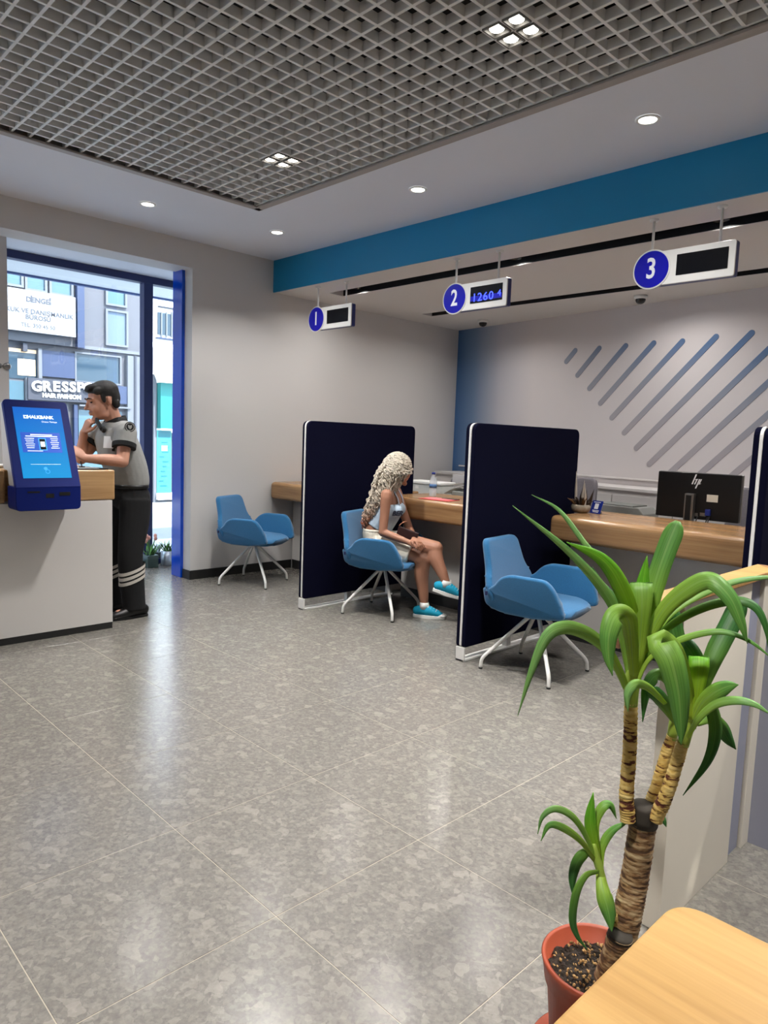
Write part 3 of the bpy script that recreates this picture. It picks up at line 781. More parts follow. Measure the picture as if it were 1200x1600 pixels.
def place(t, legs, loc, yaw, leg_deg):
    t.location = loc; t.rotation_euler = (0, 0, yaw)
    for l, d in zip(legs, leg_deg): l.rotation_euler = (0, 0, math.radians(d) - yaw)
def copy_chair(src, label):
    t = src.copy(); COL.objects.link(t); t['label'] = label; legs = []
    for ch in src.children:
        c = ch.copy(); COL.objects.link(c); c.parent = t
        if ch.name.startswith('leg'): legs.append(c)
        for g in ch.children:
            d = g.copy(); COL.objects.link(d); d.parent = c
    return t, legs
_c1 = make_chair('blue upholstered armchair standing alone against the left wall')
_c2 = copy_chair(_c1[0], 'blue upholstered armchair the woman sits on')
_c3 = copy_chair(_c1[0], 'empty blue upholstered armchair in front of counter 3, behind the plant')
place(*_c1, (-5.55, 3.740, 0), math.radians(25), (258, 163, -15, 75))
place(*_c2, (-4.01, 3.945, 0), math.radians(20), (245, 152, -31, 72))
place(*_c3, (-2.385, 3.688, 0), math.radians(8), (227.5, 139, -42, 48))

# foreground table -------------------------------------------------
tt = thing('side_table', 'light oak table in the right foreground, cut by the frame', 'table', (0.3, 0.3, 0))
tp = round_poly([(-0.379, -0.3), (0.95, -0.3), (0.95, 0.998), (-0.379, 0.998)], [0.05, 0.05, 0.05, 0.05], 8)
slab('tabletop', tp, 0.718, 0.75, lambda u, v, w: (u, v, w), M_table, tt, 0.004, 2)
for lx, ly in ((-0.30, -0.22), (0.86, -0.22), (0.86, 0.91), (-0.30, 0.91)):
    box('leg', (lx - 0.02, ly - 0.02, 0), (lx + 0.02, ly + 0.02, 0.7185), M_whitem, tt, 0.004)
box('apron', (-0.28, -0.20, 0.66), (0.84, -0.18, 0.7185), M_whitem, tt); box('apron', (-0.28, 0.87, 0.66), (0.84, 0.89, 0.7185), M_whitem, tt)

# low white partition with an oak cap rail -------------------------
lp = thing('low_partition', 'low white partition wall with oak cap rail behind the potted plant', 'partition', (-0.81, 2.3, 0))
M_cream = mat('cream_laminate', (226, 218, 202), 0.45)
M_greyp = mat('grey_blue_panel', (150, 152, 168), 0.55)
M_brown = wood('brown_oak', (120, 84, 60), (146, 106, 78), 'y')
cap_y0, cap_y1 = 1.66, 2.72
slab('cap_rail', [(-0.855, cap_y0), (-0.772, cap_y0), (-0.772, cap_y1 - 0.083), (-0.855, cap_y1)], 0.978, 1.0, lambda u, v, w: (u, v, w), M_table, lp, 0.003, 2)
slab('cap_rail', [(-0.855, cap_y1), (-0.772, cap_y1 - 0.083), (0.4, cap_y1 - 0.083), (0.4, cap_y1)], 0.978, 1.0, lambda u, v, w: (u, v, w), M_brown, lp, 0.003, 2)
py0 = on_x(1050, 1200, -0.785).y
py1 = on_x(1150, 1200, -0.785).y
py2 = on_x(1172, 1200, -0.785).y
py3 = on_x(1192, 1200, -0.785).y
box('end_post', (-0.84, py0, 0), (-0.785, py1, 0.978), M_cream, lp, 0.002)
box('infill_panel', (-0.84, py1, 0.0), (-0.80, py2 - 0.001, 0.978), M_greyp, lp)  # narrow recess; its shadow is put into the grey-blue colour
box('middle_post', (-0.84, py2 - 0.02, 0), (-0.785, py3, 0.978), M_cream, lp, 0.002)
box('infill_panel', (-0.84, py3, 0.0), (-0.80, cap_y1 - 0.01, 0.978), M_greyp, lp)
box('infill_panel', (-0.80, cap_y1 - 0.06, 0.0), (0.4, cap_y1 - 0.02, 0.978), M_greyp, lp)
box('apron_board', (-0.853, cap_y0 + 0.015, 0.885), (-0.835, py0 + 0.0, 0.978), M_brown, lp, 0.002)  # wood lying in shadow; that shade is put into its brown

# ================================================================== COUNTER THINGS
def ctop(x, y): return on_z(x, y, CZ1)
# monitor on counter 3 (seen from behind)
M_monitor = mat('monitor_black', (17, 16, 17), 0.38)
M_silver = mat('brushed_silver', (150, 148, 146), 0.3, metal=0.9)
Ym = 4.99
a = on_y(1028, 736, Ym); b = on_y(1159, 743, Ym); c = on_y(1025, 806, Ym); d_ = on_y(1154, 817, Ym)
mx0, mx1 = (a.x + c.x) / 2, (b.x + d_.x) / 2; mz0, mz1 = (c.z + d_.z) / 2, (a.z + b.z) / 2
mo = thing('monitor', 'black flat monitor seen from behind on counter 3', 'monitor', ((mx0 + mx1) / 2, Ym, 0.75))
slab('housing', round_poly([(mx0, mz0), (mx1, mz0), (mx1, mz1), (mx0, mz1)], 0.008, 3), Ym, Ym + 0.04, lambda u, v, w: (u, w, v), M_monitor, mo, 0.004, 2)
slab('bezel_edge', round_poly([(mx0 - 0.003, mz0 - 0.003), (mx1 + 0.003, mz0 - 0.003), (mx1 + 0.003, mz1 + 0.003), (mx0 - 0.003, mz1 + 0.003)], 0.008, 3), Ym + 0.028, Ym + 0.045, lambda u, v, w: (u, w, v), M_silver, mo, 0.002, 1)
sx = on_y(1076, 800, Ym - 0.03).x; sz = on_y(1076, 771, Ym - 0.03).z
box('stand', (sx - 0.032, Ym - 0.045, 0.765), (sx + 0.032, Ym - 0.001, sz), M_silver, mo, 0.004)
box('stand_face', (sx - 0.02, Ym - 0.048, 0.80), (sx + 0.016, Ym - 0.044, sz - 0.012), M_black, mo)
box('stand_base', (sx - 0.12, Ym - 0.09, 0.7505), (sx + 0.12, Ym + 0.12, 0.766), M_silver, mo, 0.004)
lb = bmesh.new()
lc = on_y(1088, 752, Ym - 0.001)
def lpar(x0, z0, x1, z1, w):
    b2 = slab_bm([(x0, z0), (x0 + w, z0), (x1 + w, z1), (x1, z1)], -0.0015, 0.0, lambda u, v, q: (lc.x + u, Ym + q, lc.z + v)); merge(lb, b2)
lpar(-0.032, -0.022, -0.008, 0.048, 0.009); lpar(-0.014, -0.022, 0.0, 0.012, 0.008); lpar(-0.013, 0.008, -0.001, 0.016, 0.016)
lpar(-0.006, -0.05, 0.018, 0.016, 0.009); lpar(0.006, -0.022, 0.022, -0.014, 0.014); lpar(0.014, -0.022, 0.03, 0.016, 0.008)
link('logo', mesh_of(lb, 'logo'), M_printw, mo)
st = on_y(1113, 779, Ym); quad_box('sticker', (st.x, Ym - 0.0003, st.z), (1, 0, 0), (0, 0, 1), 0.075, 0.05, 0.0008, mat('paper_label', (220, 214, 200), 0.6), mo)
for px_, w_ in ((1086, 0.035), (1098, 0.04)):
    q = on_y(px_, 804, Ym); quad_box('port_plate', (q.x, Ym - 0.0003, q.z), (1, 0, 0), (0, 0, 1), w_, 0.024, 0.001, M_silver, mo)
q = on_y(1106, 801, Ym - 0.012); box('plug', (q.x - 0.016, Ym - 0.025, q.z - 0.022), (q.x + 0.016, Ym, q.z + 0.022), mat('plug_blue', (30, 44, 120), 0.5), mo, 0.003)
for px_ in (1090, 1106, 1109):
    q = on_y(px_, 804, Ym - 0.012); tube('cable', [(q.x, Ym - 0.012, q.z - 0.01), (q.x - 0.004, Ym - 0.03, q.z - 0.07), (q.x - 0.01, Ym - 0.01, 0.756)], 0.004, M_black, mo, 8, 4)

# bowl of succulents, card stand and a scanner on counter 3
q = ctop(907, 801)
bw = thing('succulent_bowl', 'small pale stone bowl of brown succulents on counter 3', 'plant', q)
M_bowl = mat('pale_stone', (150, 138, 122), 0.6, var=0.25, vscale=40)
lathe('bowl', [(0, CZ1 + 0.0005), (0.045, CZ1 + 0.0005), (0.066, CZ1 + 0.02), (0.07, CZ1 + 0.045), (0.062, CZ1 + 0.06), (0.056, CZ1 + 0.06), (0.055, CZ1 + 0.05), (0, CZ1 + 0.05)], M_bowl, bw, 28, (q.x, q.y, 0))
M_suc = mat('succulent_brown', (96, 66, 36), 0.5, var=0.4, vscale=60); M_sucd = mat('succulent_dark', (52, 36, 24), 0.6, var=0.3, vscale=50); M_spike = mat('pale_leaf_spike', (196, 184, 170), 0.5)
rnd = random.Random(3)
for k in range(26):
    a_ = rnd.uniform(0, 2 * PI); r_ = rnd.uniform(0.005, 0.045); l = rnd.uniform(0.05, 0.085); sp_ = rnd.uniform(0.3, 1.0)
    p0 = Vector((q.x + r_ * math.cos(a_), q.y + r_ * math.sin(a_), CZ1 + 0.048)); p1 = p0 + Vector((math.cos(a_) * l * sp_ * 0.8, math.sin(a_) * l * sp_ * 0.8, l * (1.1 - 0.4 * sp_)))
    tube('leaf', [p0, p0.lerp(p1, 0.5) + Vector((0, 0, 0.008)), p1], [0.006, 0.007, 0.0015], (M_suc, M_sucd)[k % 2], bw, 6, 3)
for (ax, ay, h, lean) in ((-0.045, 0.0, 0.25, -0.01), (0.0, 0.01, 0.19, 0.01), (0.038, -0.01, 0.17, -0.012), (-0.02, 0.02, 0.14, 0.015), (0.055, 0.02, 0.13, 0.03), (0.02, 0.03, 0.12, 0.0)):
    p0 = Vector((q.x + ax, q.y + ay, CZ1 + 0.045)); mm = M_spike if h > 0.16 else M_sucd
    tube('tall_leaf', [p0, p0 + Vector((lean * 0.3, 0, h * 0.45)), p0 + Vector((lean, 0, h))], [(0.008, 0.004), (0.011, 0.004), (0.001, 0.001)], mm, bw, 8, 4)
q = ctop(930, 803)
cs = thing('card_stand', 'small blue card stand with white print on counter 3', 'sign', q)
ey_ = Vector((0, 0.35, 1)).normalized(); ex_ = Vector((0.97, -0.2, 0)).normalized()
o_ = Vector((q.x, q.y, CZ1 + 0.002)) + ey_ * 0.048
M_cardb = mat('card_blue', (28, 48, 140), 0.35)
quad_box('card', o_, ex_, ey_, 0.092, 0.095, 0.004, M_cardb, cs)
nrm = ex_.cross(ey_).normalized()
quad_box('print', o_ + nrm * 0.004 + ey_ * 0.006, ex_, ey_, 0.034, 0.04, 0.0006, M_printw, cs)
for k, w_ in ((0.036, 0.06), (-0.026, 0.06), (-0.036, 0.05)): quad_box('print', o_ + nrm * 0.004 + ey_ * k, ex_, ey_, w_, 0.005, 0.0006, M_printw, cs)
quad_box('easel', o_ - nrm * 0.006 + Vector((0, 0.03, -0.012)), ex_, Vector((0, -0.5, 1)), 0.03, 0.07, 0.003, M_whitem, cs)
M_grey = mat('machine_grey', (120, 120, 116), 0.5)
sa = on_z(938, 806, 0.93); 
sc_ = thing('scanner', 'low grey document scanner on the work surface of counter 3', 'scanner', (-2.35, 5.15, 0.75))
xa, xb = on_y(933, 795, 5.0).x, on_y(1006, 800, 5.0).x
zt = on_y(985, 793, 5.0).z
pr = [(xa, 0.7505), (xb, 0.7505), (xb, zt - 0.045), (xb - 0.045, zt), (xa, zt + 0.004)]
slab('body', round_poly(pr, 0.008, 3), 5.0, 5.25, lambda u, v, w: (u, w, v), M_grey, sc_, 0.006, 2)
slab('lid', [(xa + 0.01, zt), (xb - 0.09, zt - 0.002), (xb - 0.09, zt + 0.01), (xa + 0.01, zt + 0.014)], 5.01, 5.24, lambda u, v, w: (u, w, v), mat('machine_grey_dark', (96, 98, 94), 0.5), sc_, 0.003, 1)
qq = on_y(1000, 803, 5.0); box('button', (xb - 0.03, 4.997, zt - 0.075), (xb - 0.015, 5.001, zt - 0.06), M_black, sc_)
# staff chairs behind the counters
M_staff = mat('staff_chair_grey', (120, 116, 122), 0.8, var=0.1, vscale=120)
def staff_chair(pc, w, h, y, yaw, label):
    t = thing('office_chair', label, 'chair', (pc.x, y + 0.25, 0), 'grey office chairs behind the counters')
    z1 = pc.z; x = pc.x
    R_ = Matrix.Translation((x, y + 0.25, 0)) @ Matrix.Rotation(yaw, 4, 'Z') @ Matrix.Translation((-x, -y - 0.25, 0))
    def add(nm, bm_, m_): 
        bmesh.ops.transform(bm_, matrix=R_, verts=bm_.verts); link(nm, mesh_of(bm_, nm, True), m_, t)
    add('backrest', slab_bm(round_poly([(x - w / 2, z1 - h), (x + w / 2, z1 - h), (x + w / 2 - 0.02, z1), (x - w / 2 + 0.02, z1)], [0.06, 0.06, 0.07, 0.07], 6), y - 0.02 + 0.4, y + 0.04 + 0.4, lambda u, v, q: (u, q + 0.1 * (v - z1), v), 0.02, 3), M_staff)
    add('seat', box_bm((x - 0.24, y - 0.1, 0.42), (x + 0.24, y + 0.38, 0.50), 0.035, 3), M_staff)
    add('back_arm', tube_bm([(x, y + 0.2, 0.42), (x, y + 0.42, 0.42), (x, y + 0.43, z1 - h * 0.6)], 0.02, 8, 4), M_black)
    add('gas_column', tube_bm([(x, y + 0.14, 0.08), (x, y + 0.14, 0.42)], 0.025, 12, 1), M_black)
    for k in range(5):
        a_ = k * 2 * PI / 5; ca, sa_ = math.cos(a_), math.sin(a_)
        add('base_arm', tube_bm([(x, y + 0.14, 0.09), (x + 0.15 * ca, y + 0.14 + 0.15 * sa_, 0.08), (x + 0.27 * ca, y + 0.14 + 0.27 * sa_, 0.06)], [0.02, 0.017, 0.014], 8, 2), M_black)
        bcs = bmesh.new(); merge(bcs, lathe_bm([(0, -0.012), (0.026, -0.012), (0.026, 0.012), (0, 0.012)], 14), Matrix.Translation((x + 0.27 * ca, y + 0.14 + 0.27 * sa_, 0.0275)) @ Matrix.Rotation(PI / 2, 4, 'X') @ Matrix.Rotation(a_, 4, 'Y'))
        add('caster', bcs, M_black)
staff_chair(on_y(900, 745, 5.75), 0.46, 0.50, 5.35, 0.0, 'grey office chair back showing behind the succulent bowl')
staff_chair(on_y(1195, 764, 5.85), 0.50, 0.55, 5.45, 0.1, 'grey office chair back behind the black monitor, at the right edge')

# white cabinet run along the back wall
cab = thing('back_cabinet', 'long white low cabinet run along the striped back wall', 'cabinet', (-3.5, 6.5, 0))
M_cab = mat('cabinet_white', (222, 218, 216), 0.35)
def bpt(s, off, z): p = BW0 + bdir * s + bnor * off; return (p.x, p.y, z)
pz = on_plane(976, 762, BW0 + bnor * 0.42, bnor); zc1 = pz.z
def bbox(name, s0, s1, o0, o1, z0, z1, m, par, bev=0.002):
    bm_ = box_bm((s0, o0, z0), (s1, o1, z1), bev); bmesh.ops.transform(bm_, matrix=Mb, verts=bm_.verts); return link(name, mesh_of(bm_, name), m, par)
bbox('carcass', 0.15, 7.2, 0.005, 0.40, 0.08, zc1 - 0.03, M_cab, cab)
bbox('worktop', 0.15, 7.2, 0.002, 0.43, zc1 - 0.03, zc1, M_cab, cab, 0.004)
bbox('plinth', 0.15, 7.2, 0.02, 0.37, 0.0, 0.08, M_skirt, cab)
for k in range(11):
    s0_ = 0.17 + k * 0.64
    bbox('cabinet_door', s0_, s0_ + 0.632, 0.40, 0.418, 0.1, zc1 - 0.075, M_cab, cab, 0.003)
bbox('wall_rail', 0.15, 7.2, 0.002, 0.03, zc1 + 0.06, zc1 + 0.075, M_cab, cab)

# counter 2: bottle, folder, pen tray, papers, printer, box, monitor
M_pet = mat('clear_plastic', (225, 236, 245), 0.05, alpha=0.32, spec=0.6)
q = ctop(676, 776)
bt = thing('water_bottle', 'clear plastic water bottle with blue cap on counter 2', 'bottle', q)
hz = on_y(676, 738, q.y).z - CZ1
pf = [(0, 0.003), (0.028, 0.003), (0.032, 0.012), (0.032, 0.05), (0.030, 0.055), (0.032, 0.06), (0.032, hz * 0.62), (0.027, hz * 0.76), (0.014, hz * 0.88), (0.0125, hz * 0.93)]
lathe('body', [(r, CZ1 + z) for r, z in pf], M_pet, bt, 24, (q.x, q.y, 0))
lathe('cap', [(0, CZ1 + hz), (0.0145, CZ1 + hz), (0.016, CZ1 + hz - 0.004), (0.016, CZ1 + hz * 0.925), (0, CZ1 + hz * 0.925)], mat('cap_blue', (40, 60, 150), 0.4), bt, 20, (q.x, q.y, 0))
lathe('label_band', [(0.0324, CZ1 + hz * 0.36), (0.0328, CZ1 + hz * 0.36), (0.0328, CZ1 + hz * 0.52), (0.0324, CZ1 + hz * 0.52)], mat('label_blue', (70, 112, 160), 0.5, var=0.3, vscale=40), bt, 24, (q.x, q.y, 0))
a = ctop(650, 780); b = ctop(705, 778)
fo = thing('folder', 'red document folder lying on counter 2 under the bottle', 'folder', ((a + b) / 2))
M_red = mat('folder_red', (206, 72, 76), 0.45)
slab('cover', [(0, 0), (0.30, 0), (0.30, 0.20), (0, 0.20)], CZ1 + 0.0006, CZ1 + 0.004, lambda u, v, w: (a.x - 0.03 + u * 0.98 - v * 0.2, CYF + 0.05 + v + u * 0.10, w), M_red, fo)
slab('paper', [(0.02, 0.02), (0.28, 0.02), (0.28, 0.18), (0.02, 0.18)], CZ1 + 0.004, CZ1 + 0.006, lambda u, v, w: (a.x - 0.03 + u * 0.98 - v * 0.2, CYF + 0.05 + v + u * 0.10, w), mat('pink_paper', (214, 110, 112), 0.6), fo)
bt.location.z = CZ1
q = ctop(704, 781)
ph = thing('phone', 'black mobile phone lying on the edge of counter 2', 'phone', q)
slab('body', round_poly([(-0.07, -0.03), (0.07, -0.03), (0.07, 0.03), (-0.07, 0.03)], 0.01, 4), CZ1 + 0.0005, CZ1 + 0.009, lambda u, v, w: (q.x + u, max(CYF + 0.05, q.y) + v + u * 0.1, w), M_black, ph, 0.002, 2)
slab('screen', round_poly([(-0.064, -0.025), (0.064, -0.025), (0.064, 0.025), (-0.064, 0.025)], 0.006, 4), CZ1 + 0.009, CZ1 + 0.0095, lambda u, v, w: (q.x + u, max(CYF + 0.05, q.y) + v + u * 0.1, w), M_screen, ph)
# printer with a fan of papers
M_prn = mat('printer_grey', (150, 152, 146), 0.5)
Yp = 4.95
a = on_y(700, 766, Yp); b = on_y(729, 777, Yp)
pn = thing('printer', 'grey desk printer with white papers on top, left of the middle screen', 'printer', (a.x + 0.2, Yp, 0.75))
slab('body', round_poly([(a.x - 0.02, 0.7505), (a.x + 0.42, 0.7505), (a.x + 0.42, a.z), (a.x + 0.05, a.z)], 0.012, 3), Yp, Yp + 0.24, lambda u, v, w: (u, w, v), M_prn, pn, 0.008, 2)
slab('paper_tray', round_poly([(a.x - 0.03, 0.7505), (a.x + 0.02, 0.7505), (a.x + 0.03, a.z - 0.05), (a.x - 0.02, a.z - 0.07)], 0.01, 3), Yp + 0.03, Yp + 0.21, lambda u, v, w: (u, w, v), M_prn, pn, 0.006, 2)
M_paper = mat('white_paper', (236, 234, 230), 0.7)
for k in range(3):
    pg = bmesh.new(); nsg = 8; w_ = 0.24
    top_, bot_ = [], []
    for i in range(nsg + 1):
        u = i / nsg; xx = a.x - 0.06 + 0.32 * u + 0.02 * k; zz = a.z + 0.012 + 0.016 * k + 0.03 * math.sin(u * PI) - 0.05 * (1 - u) ** 2 * (k < 2)
        for arr, dz in ((top_, 0.0012), (bot_, 0)):
            arr.append((pg.verts.new((xx, Yp + 0.01 + 0.02 * k, zz + dz)), pg.verts.new((xx + 0.02, Yp + 0.22 + 0.01 * k, zz + dz))))
    for i in range(nsg):
        pg.faces.new((top_[i][0], top_[i + 1][0], top_[i + 1][1], top_[i][1])); pg.faces.new((bot_[i][0], bot_[i][1], bot_[i + 1][1], bot_[i + 1][0]))
        pg.faces.new((top_[i][0], bot_[i][0], bot_[i + 1][0], top_[i + 1][0])); pg.faces.new((top_[i][1], top_[i + 1][1], bot_[i + 1][1], bot_[i][1]))
    pg.faces.new((top_[0][0], top_[0][1], bot_[0][1], bot_[0][0])); pg.faces.new((top_[-1][0], bot_[-1][0], bot_[-1][1], top_[-1][1]))
    link('sheet', mesh_of(pg, 'sheet', True), M_paper, pn)
# white machine (counter behind the bottle) and a white carton, monitor seen at an angle
Yw = 5.05
a = on_y(652, 751, Yw); b = on_y(690, 757, Yw)
wm = thing('white_machine', 'white office machine behind the water bottle at counter 2', 'machine', ((a.x + b.x) / 2, Yw, 0.75))
M_offw = mat('machine_white', (200, 202, 198), 0.5)
box('body', (a.x - 0.14, Yw, 0.7505), (b.x - 0.01, Yw + 0.2, a.z - 0.03), M_offw, wm, 0.012, 3)
box('lid', (a.x - 0.15, Yw - 0.01, a.z - 0.028), (b.x, Yw + 0.21, a.z), mat('machine_lid', (226, 226, 224), 0.45), wm, 0.008, 3)
box('panel', (a.x - 0.02, Yw - 0.003, a.z - 0.075), (a.x + 0.02, Yw + 0.002, a.z - 0.045), M_whitem, wm)
a = on_y(707, 741, 5.3); b = on_y(712, 763, 5.3)
m2 = thing('side_monitor', 'pale grey monitor back at counter 2, half hidden by the middle screen', 'monitor', (a.x + 0.15, 5.3, 0.75))
box('housing', (a.x, 5.3, a.z - 0.24), (a.x + 0.42, 5.335, a.z), mat('monitor_grey', (176, 172, 172), 0.4), m2, 0.005)
box('stand', (a.x + 0.18, 5.31, 0.76), (a.x + 0.24, 5.33, a.z - 0.2), M_black, m2)
box('stand_base', (a.x + 0.1, 5.22, 0.7505), (a.x + 0.32, 5.4, 0.762), M_black, m2, 0.003)
staff_chair(on_y(729, 746, 5.9) , 0.40, 0.42, 5.5, 0.1, 'dark grey office chair back beside the pale monitor at counter 2')
a = on_y(633, 752, 4.75)
cb = thing('carton', 'small cream carton behind the woman on counter 2', 'box', (a.x, 4.78, CZ1))
box('box_body', (a.x - 0.06, 4.72, CZ1 + 0.0005), (a.x + 0.03, 4.80, CZ1 + 0.075), mat('carton_cream', (222, 206, 176), 0.7), cb, 0.002)
box('box_lid', (a.x - 0.061, 4.719, CZ1 + 0.06), (a.x + 0.031, 4.801, CZ1 + 0.077), mat('carton_lid', (228, 214, 188), 0.7), cb, 0.002)

# reception desk things
q = on_z(140, 731, 1.112)
wp = thing('writing_pad', 'black writing pad with papers on the reception desk by the guard', 'pad', q)
slab('cover', [(-0.10, -0.14), (0.10, -0.14), (0.10, 0.12), (-0.10, 0.12)], 1.1125, 1.119, lambda u, v, w: (-4.93 + u, 1.93 + v, w), M_black, wp)
slab('paper', [(-0.08, -0.10), (0.07, -0.10), (0.07, 0.08), (-0.08, 0.08)], 1.119, 1.122, lambda u, v, w: (-4.94 + u + 0.1 * v, 1.92 + v, w), M_paper, wp)
pp_ = on_x(130, 728, -4.93)
pen = thing('pen_stand', 'small black pen on a stand on the reception desk', 'pen', (-4.93, pp_.y, 1.112))
lathe('base', [(0, 1.1205), (0.02, 1.1205), (0.018, 1.127), (0, 1.128)], M_black, pen, 16, (-4.95, pp_.y, 0.002))
tube('pen', [(-4.95, pp_.y, 1.126), (-4.945, pp_.y - 0.012, 1.165)], 0.004, M_black, pen, 8, 1)
q = on_z(3, 731, 1.112)
ms = thing('mouse', 'white computer mouse on the reception desk at the left edge', 'mouse', (q.x, q.y, 1.112))
b2 = bmesh.new(); ell_bm(b2, (q.x, q.y, 1.1255), (0.03, 0.055, 0.014)); link('shell', mesh_of(b2, 'mouse', True), M_whitem, ms)
box('wheel', (q.x - 0.003, q.y + 0.015, 1.136), (q.x + 0.003, q.y + 0.03, 1.1415), M_grey, ms)

# ================================================================== POTTED PLANT
PX, PY = -0.69, 1.39
pl = thing('potted_plant', 'tall potted dracaena with cut trunk in a brown pot on the floor', 'plant', (PX, PY, 0))
vdir = Vector((PX, PY, 0)).normalized()                  # horizontal direction away from the camera
def pp(x, y, d=0.0):                                     # photo point at the plant's distance, d metres nearer the camera
    return on_plane(x, y, Vector((PX, PY, 0)) - vdir * d, vdir)
M_pot = mat('terracotta_plastic', (150, 66, 40), 0.5, var=0.08, vscale=10)
M_soil = mat('soil', (42, 33, 25), 0.95, var=0.5, vscale=60, bump=0.6, bscale=120)
M_chip = mat('bark_chip', (176, 142, 92), 0.9, var=0.3, vscale=80)
lathe('pot', [(0, 0.022), (0.085, 0.022), (0.09, 0.03), (0.106, 0.205), (0.112, 0.208), (0.119, 0.252), (0.122, 0.262), (0.118, 0.266), (0.111, 0.262), (0.106, 0.22), (0, 0.21)], M_pot, pl, 48, (PX, PY, 0))
lathe('saucer', [(0, 0.0005), (0.11, 0.0005), (0.122, 0.006), (0.136, 0.032), (0.132, 0.034), (0.12, 0.014), (0, 0.012)], M_pot, pl, 48, (PX, PY, 0))
sb = bmesh.new(); rnd = random.Random(11)
bmesh.ops.create_grid(sb, x_segments=26, y_segments=26, size=0.107)
for v in list(sb.verts):
    if v.co.xy.length > 0.1085: sb.verts.remove(v)
for v in sb.verts: v.co = Vector((PX + v.co.x, PY + v.co.y, 0.226 + rnd.uniform(-0.006, 0.006)))
link('soil', mesh_of(sb, 'soil'), M_soil, pl)
cb_ = bmesh.new()
for k in range(230):
    r_, a_ = 0.1 * math.sqrt(rnd.random()), rnd.uniform(0, 2 * PI); s_ = rnd.uniform(0.002, 0.0055)
    b2 = bmesh.new(); bmesh.ops.create_icosphere(b2, subdivisions=1, radius=s_)
    merge(cb_, b2, Matrix.Translation((PX + r_ * math.cos(a_), PY + r_ * math.sin(a_), 0.231 + rnd.uniform(0, 0.005))) @ Euler((rnd.random() * 3, rnd.random() * 3, 0)).to_matrix().to_4x4() @ Matrix.Diagonal((1, 0.7, 0.5, 1)))
o = link('bark_chips', mesh_of(cb_, 'chips'), M_chip, pl); o['kind'] = 'stuff'

def scar_mat(name, a, b_, dark, sc, thr):
    m = bpy.data.materials.new(name); m.use_nodes = True
    nt = m.node_tree; b = nt.nodes['Principled BSDF']; L = nt.links.new; b.inputs['Roughness'].default_value = 0.75
    g = nt.nodes.new('ShaderNodeNewGeometry')
    mp = nt.nodes.new('ShaderNodeMapping'); mp.inputs['Scale'].default_value = (sc * 0.28, sc * 0.28, sc); L(g.outputs['Position'], mp.inputs['Vector'])
    n = nt.nodes.new('ShaderNodeTexNoise'); n.inputs['Scale'].default_value = 1.0; n.inputs['Detail'].default_value = 3; n.inputs['Roughness'].default_value = 0.6; L(mp.outputs[0], n.inputs['Vector'])
    r = nt.nodes.new('ShaderNodeValToRGB'); e = r.color_ramp.elements
    e[0].position = thr - 0.06; e[0].color = (*lin(dark), 1); e[1].position = 0.75; e[1].color = (*lin(b_), 1)
    q = e.new(thr); q.color = (*lin(a), 1)
    L(n.outputs['Fac'], r.inputs['Fac']); L(r.outputs['Color'], b.inputs['Base Color'])
    bp = nt.nodes.new('ShaderNodeBump'); bp.inputs['Strength'].default_value = 0.7; bp.inputs['Distance'].default_value = 0.004
    L(n.outputs['Fac'], bp.inputs['Height']); L(bp.outputs['Normal'], b.inputs['Normal'])
    return m
M_trunk = scar_mat('trunk_bark', (130, 94, 56), (206, 184, 142), (78, 52, 30), 85, 0.47)
M_stem = scar_mat('stem_scars', (204, 168, 88), (228, 204, 136), (84, 36, 18), 95, 0.45)
M_cut = mat('cut_sealed', (52, 46, 38), 0.8, var=0.2, vscale=30)
M_shoot = mat('green_shoot', (150, 176, 66), 0.5)
def ringed(name, pts, r0, r1, m, step=0.012, amp=0.06):
    P_ = catmull(pts, 14); n_ = len(P_)
    L_ = sum((P_[i + 1] - P_[i]).length for i in range(n_ - 1)); m_ = int(L_ / step) * 3
    rad, Q = [], []
    for i in range(m_ + 1):
        t = i / m_ * (n_ - 1); a = min(int(t), n_ - 2); Q.append(P_[a].lerp(P_[a + 1], t - a))
        rad.append((r0 + (r1 - r0) * i / m_) * (1 + amp * (1 if i % 3 == 0 else (-0.4 if i % 3 == 1 else -0.6)) * (0.6 + 0.4 * math.sin(i * 1.7))))
    return tube(name, Q, rad, m, pl, 16, 1)
t0 = pp(966, 1492, 0.03); t1 = pp(992, 1370, 0.0); t2 = pp(1006, 1276, 0.0)
ringed('trunk', [t0, pp(980, 1430, 0.02), t1, t2], 0.031, 0.028, M_trunk, 0.010, 0.05)
tube('trunk_cut', [pp(1005, 1288), pp(1007, 1268), pp(1008, 1257)], [0.0295, 0.0305, 0.027], M_cut, pl, 16, 2)
ringed('trunk_stub', [pp(948, 1530, 0.05), pp(962, 1490, 0.06), pp(969, 1462, 0.06)], 0.027, 0.026, M_trunk, 0.010, 0.05)
tube('stub_cut', [pp(968, 1466, 0.06), pp(970, 1458, 0.06)], [0.027, 0.025], M_cut, pl, 16, 1)
ringed('side_stem', [pp(965, 1478, 0.03), pp(962, 1450, 0.035), pp(958, 1428, 0.04)], 0.013, 0.010, M_stem, 0.007, 0.08)
ringed('stem', [pp(981, 1282, 0.03), pp(979, 1240, 0.03), pp(984, 1170, 0.03), pp(986, 1098, 0.03)], 0.0155, 0.0135, M_stem, 0.009, 0.09)
ringed('stem', [pp(1014, 1262, -0.03), pp(1026, 1230, -0.03), pp(1040, 1180, -0.03), pp(1050, 1150, -0.03)], 0.014, 0.011, M_stem, 0.009, 0.09)
ringed('stem', [pp(1024, 1280, 0.02), pp(1042, 1240, 0.03), pp(1058, 1190, 0.03), pp(1067, 1160, 0.03)], 0.015, 0.012, M_stem, 0.009, 0.09)
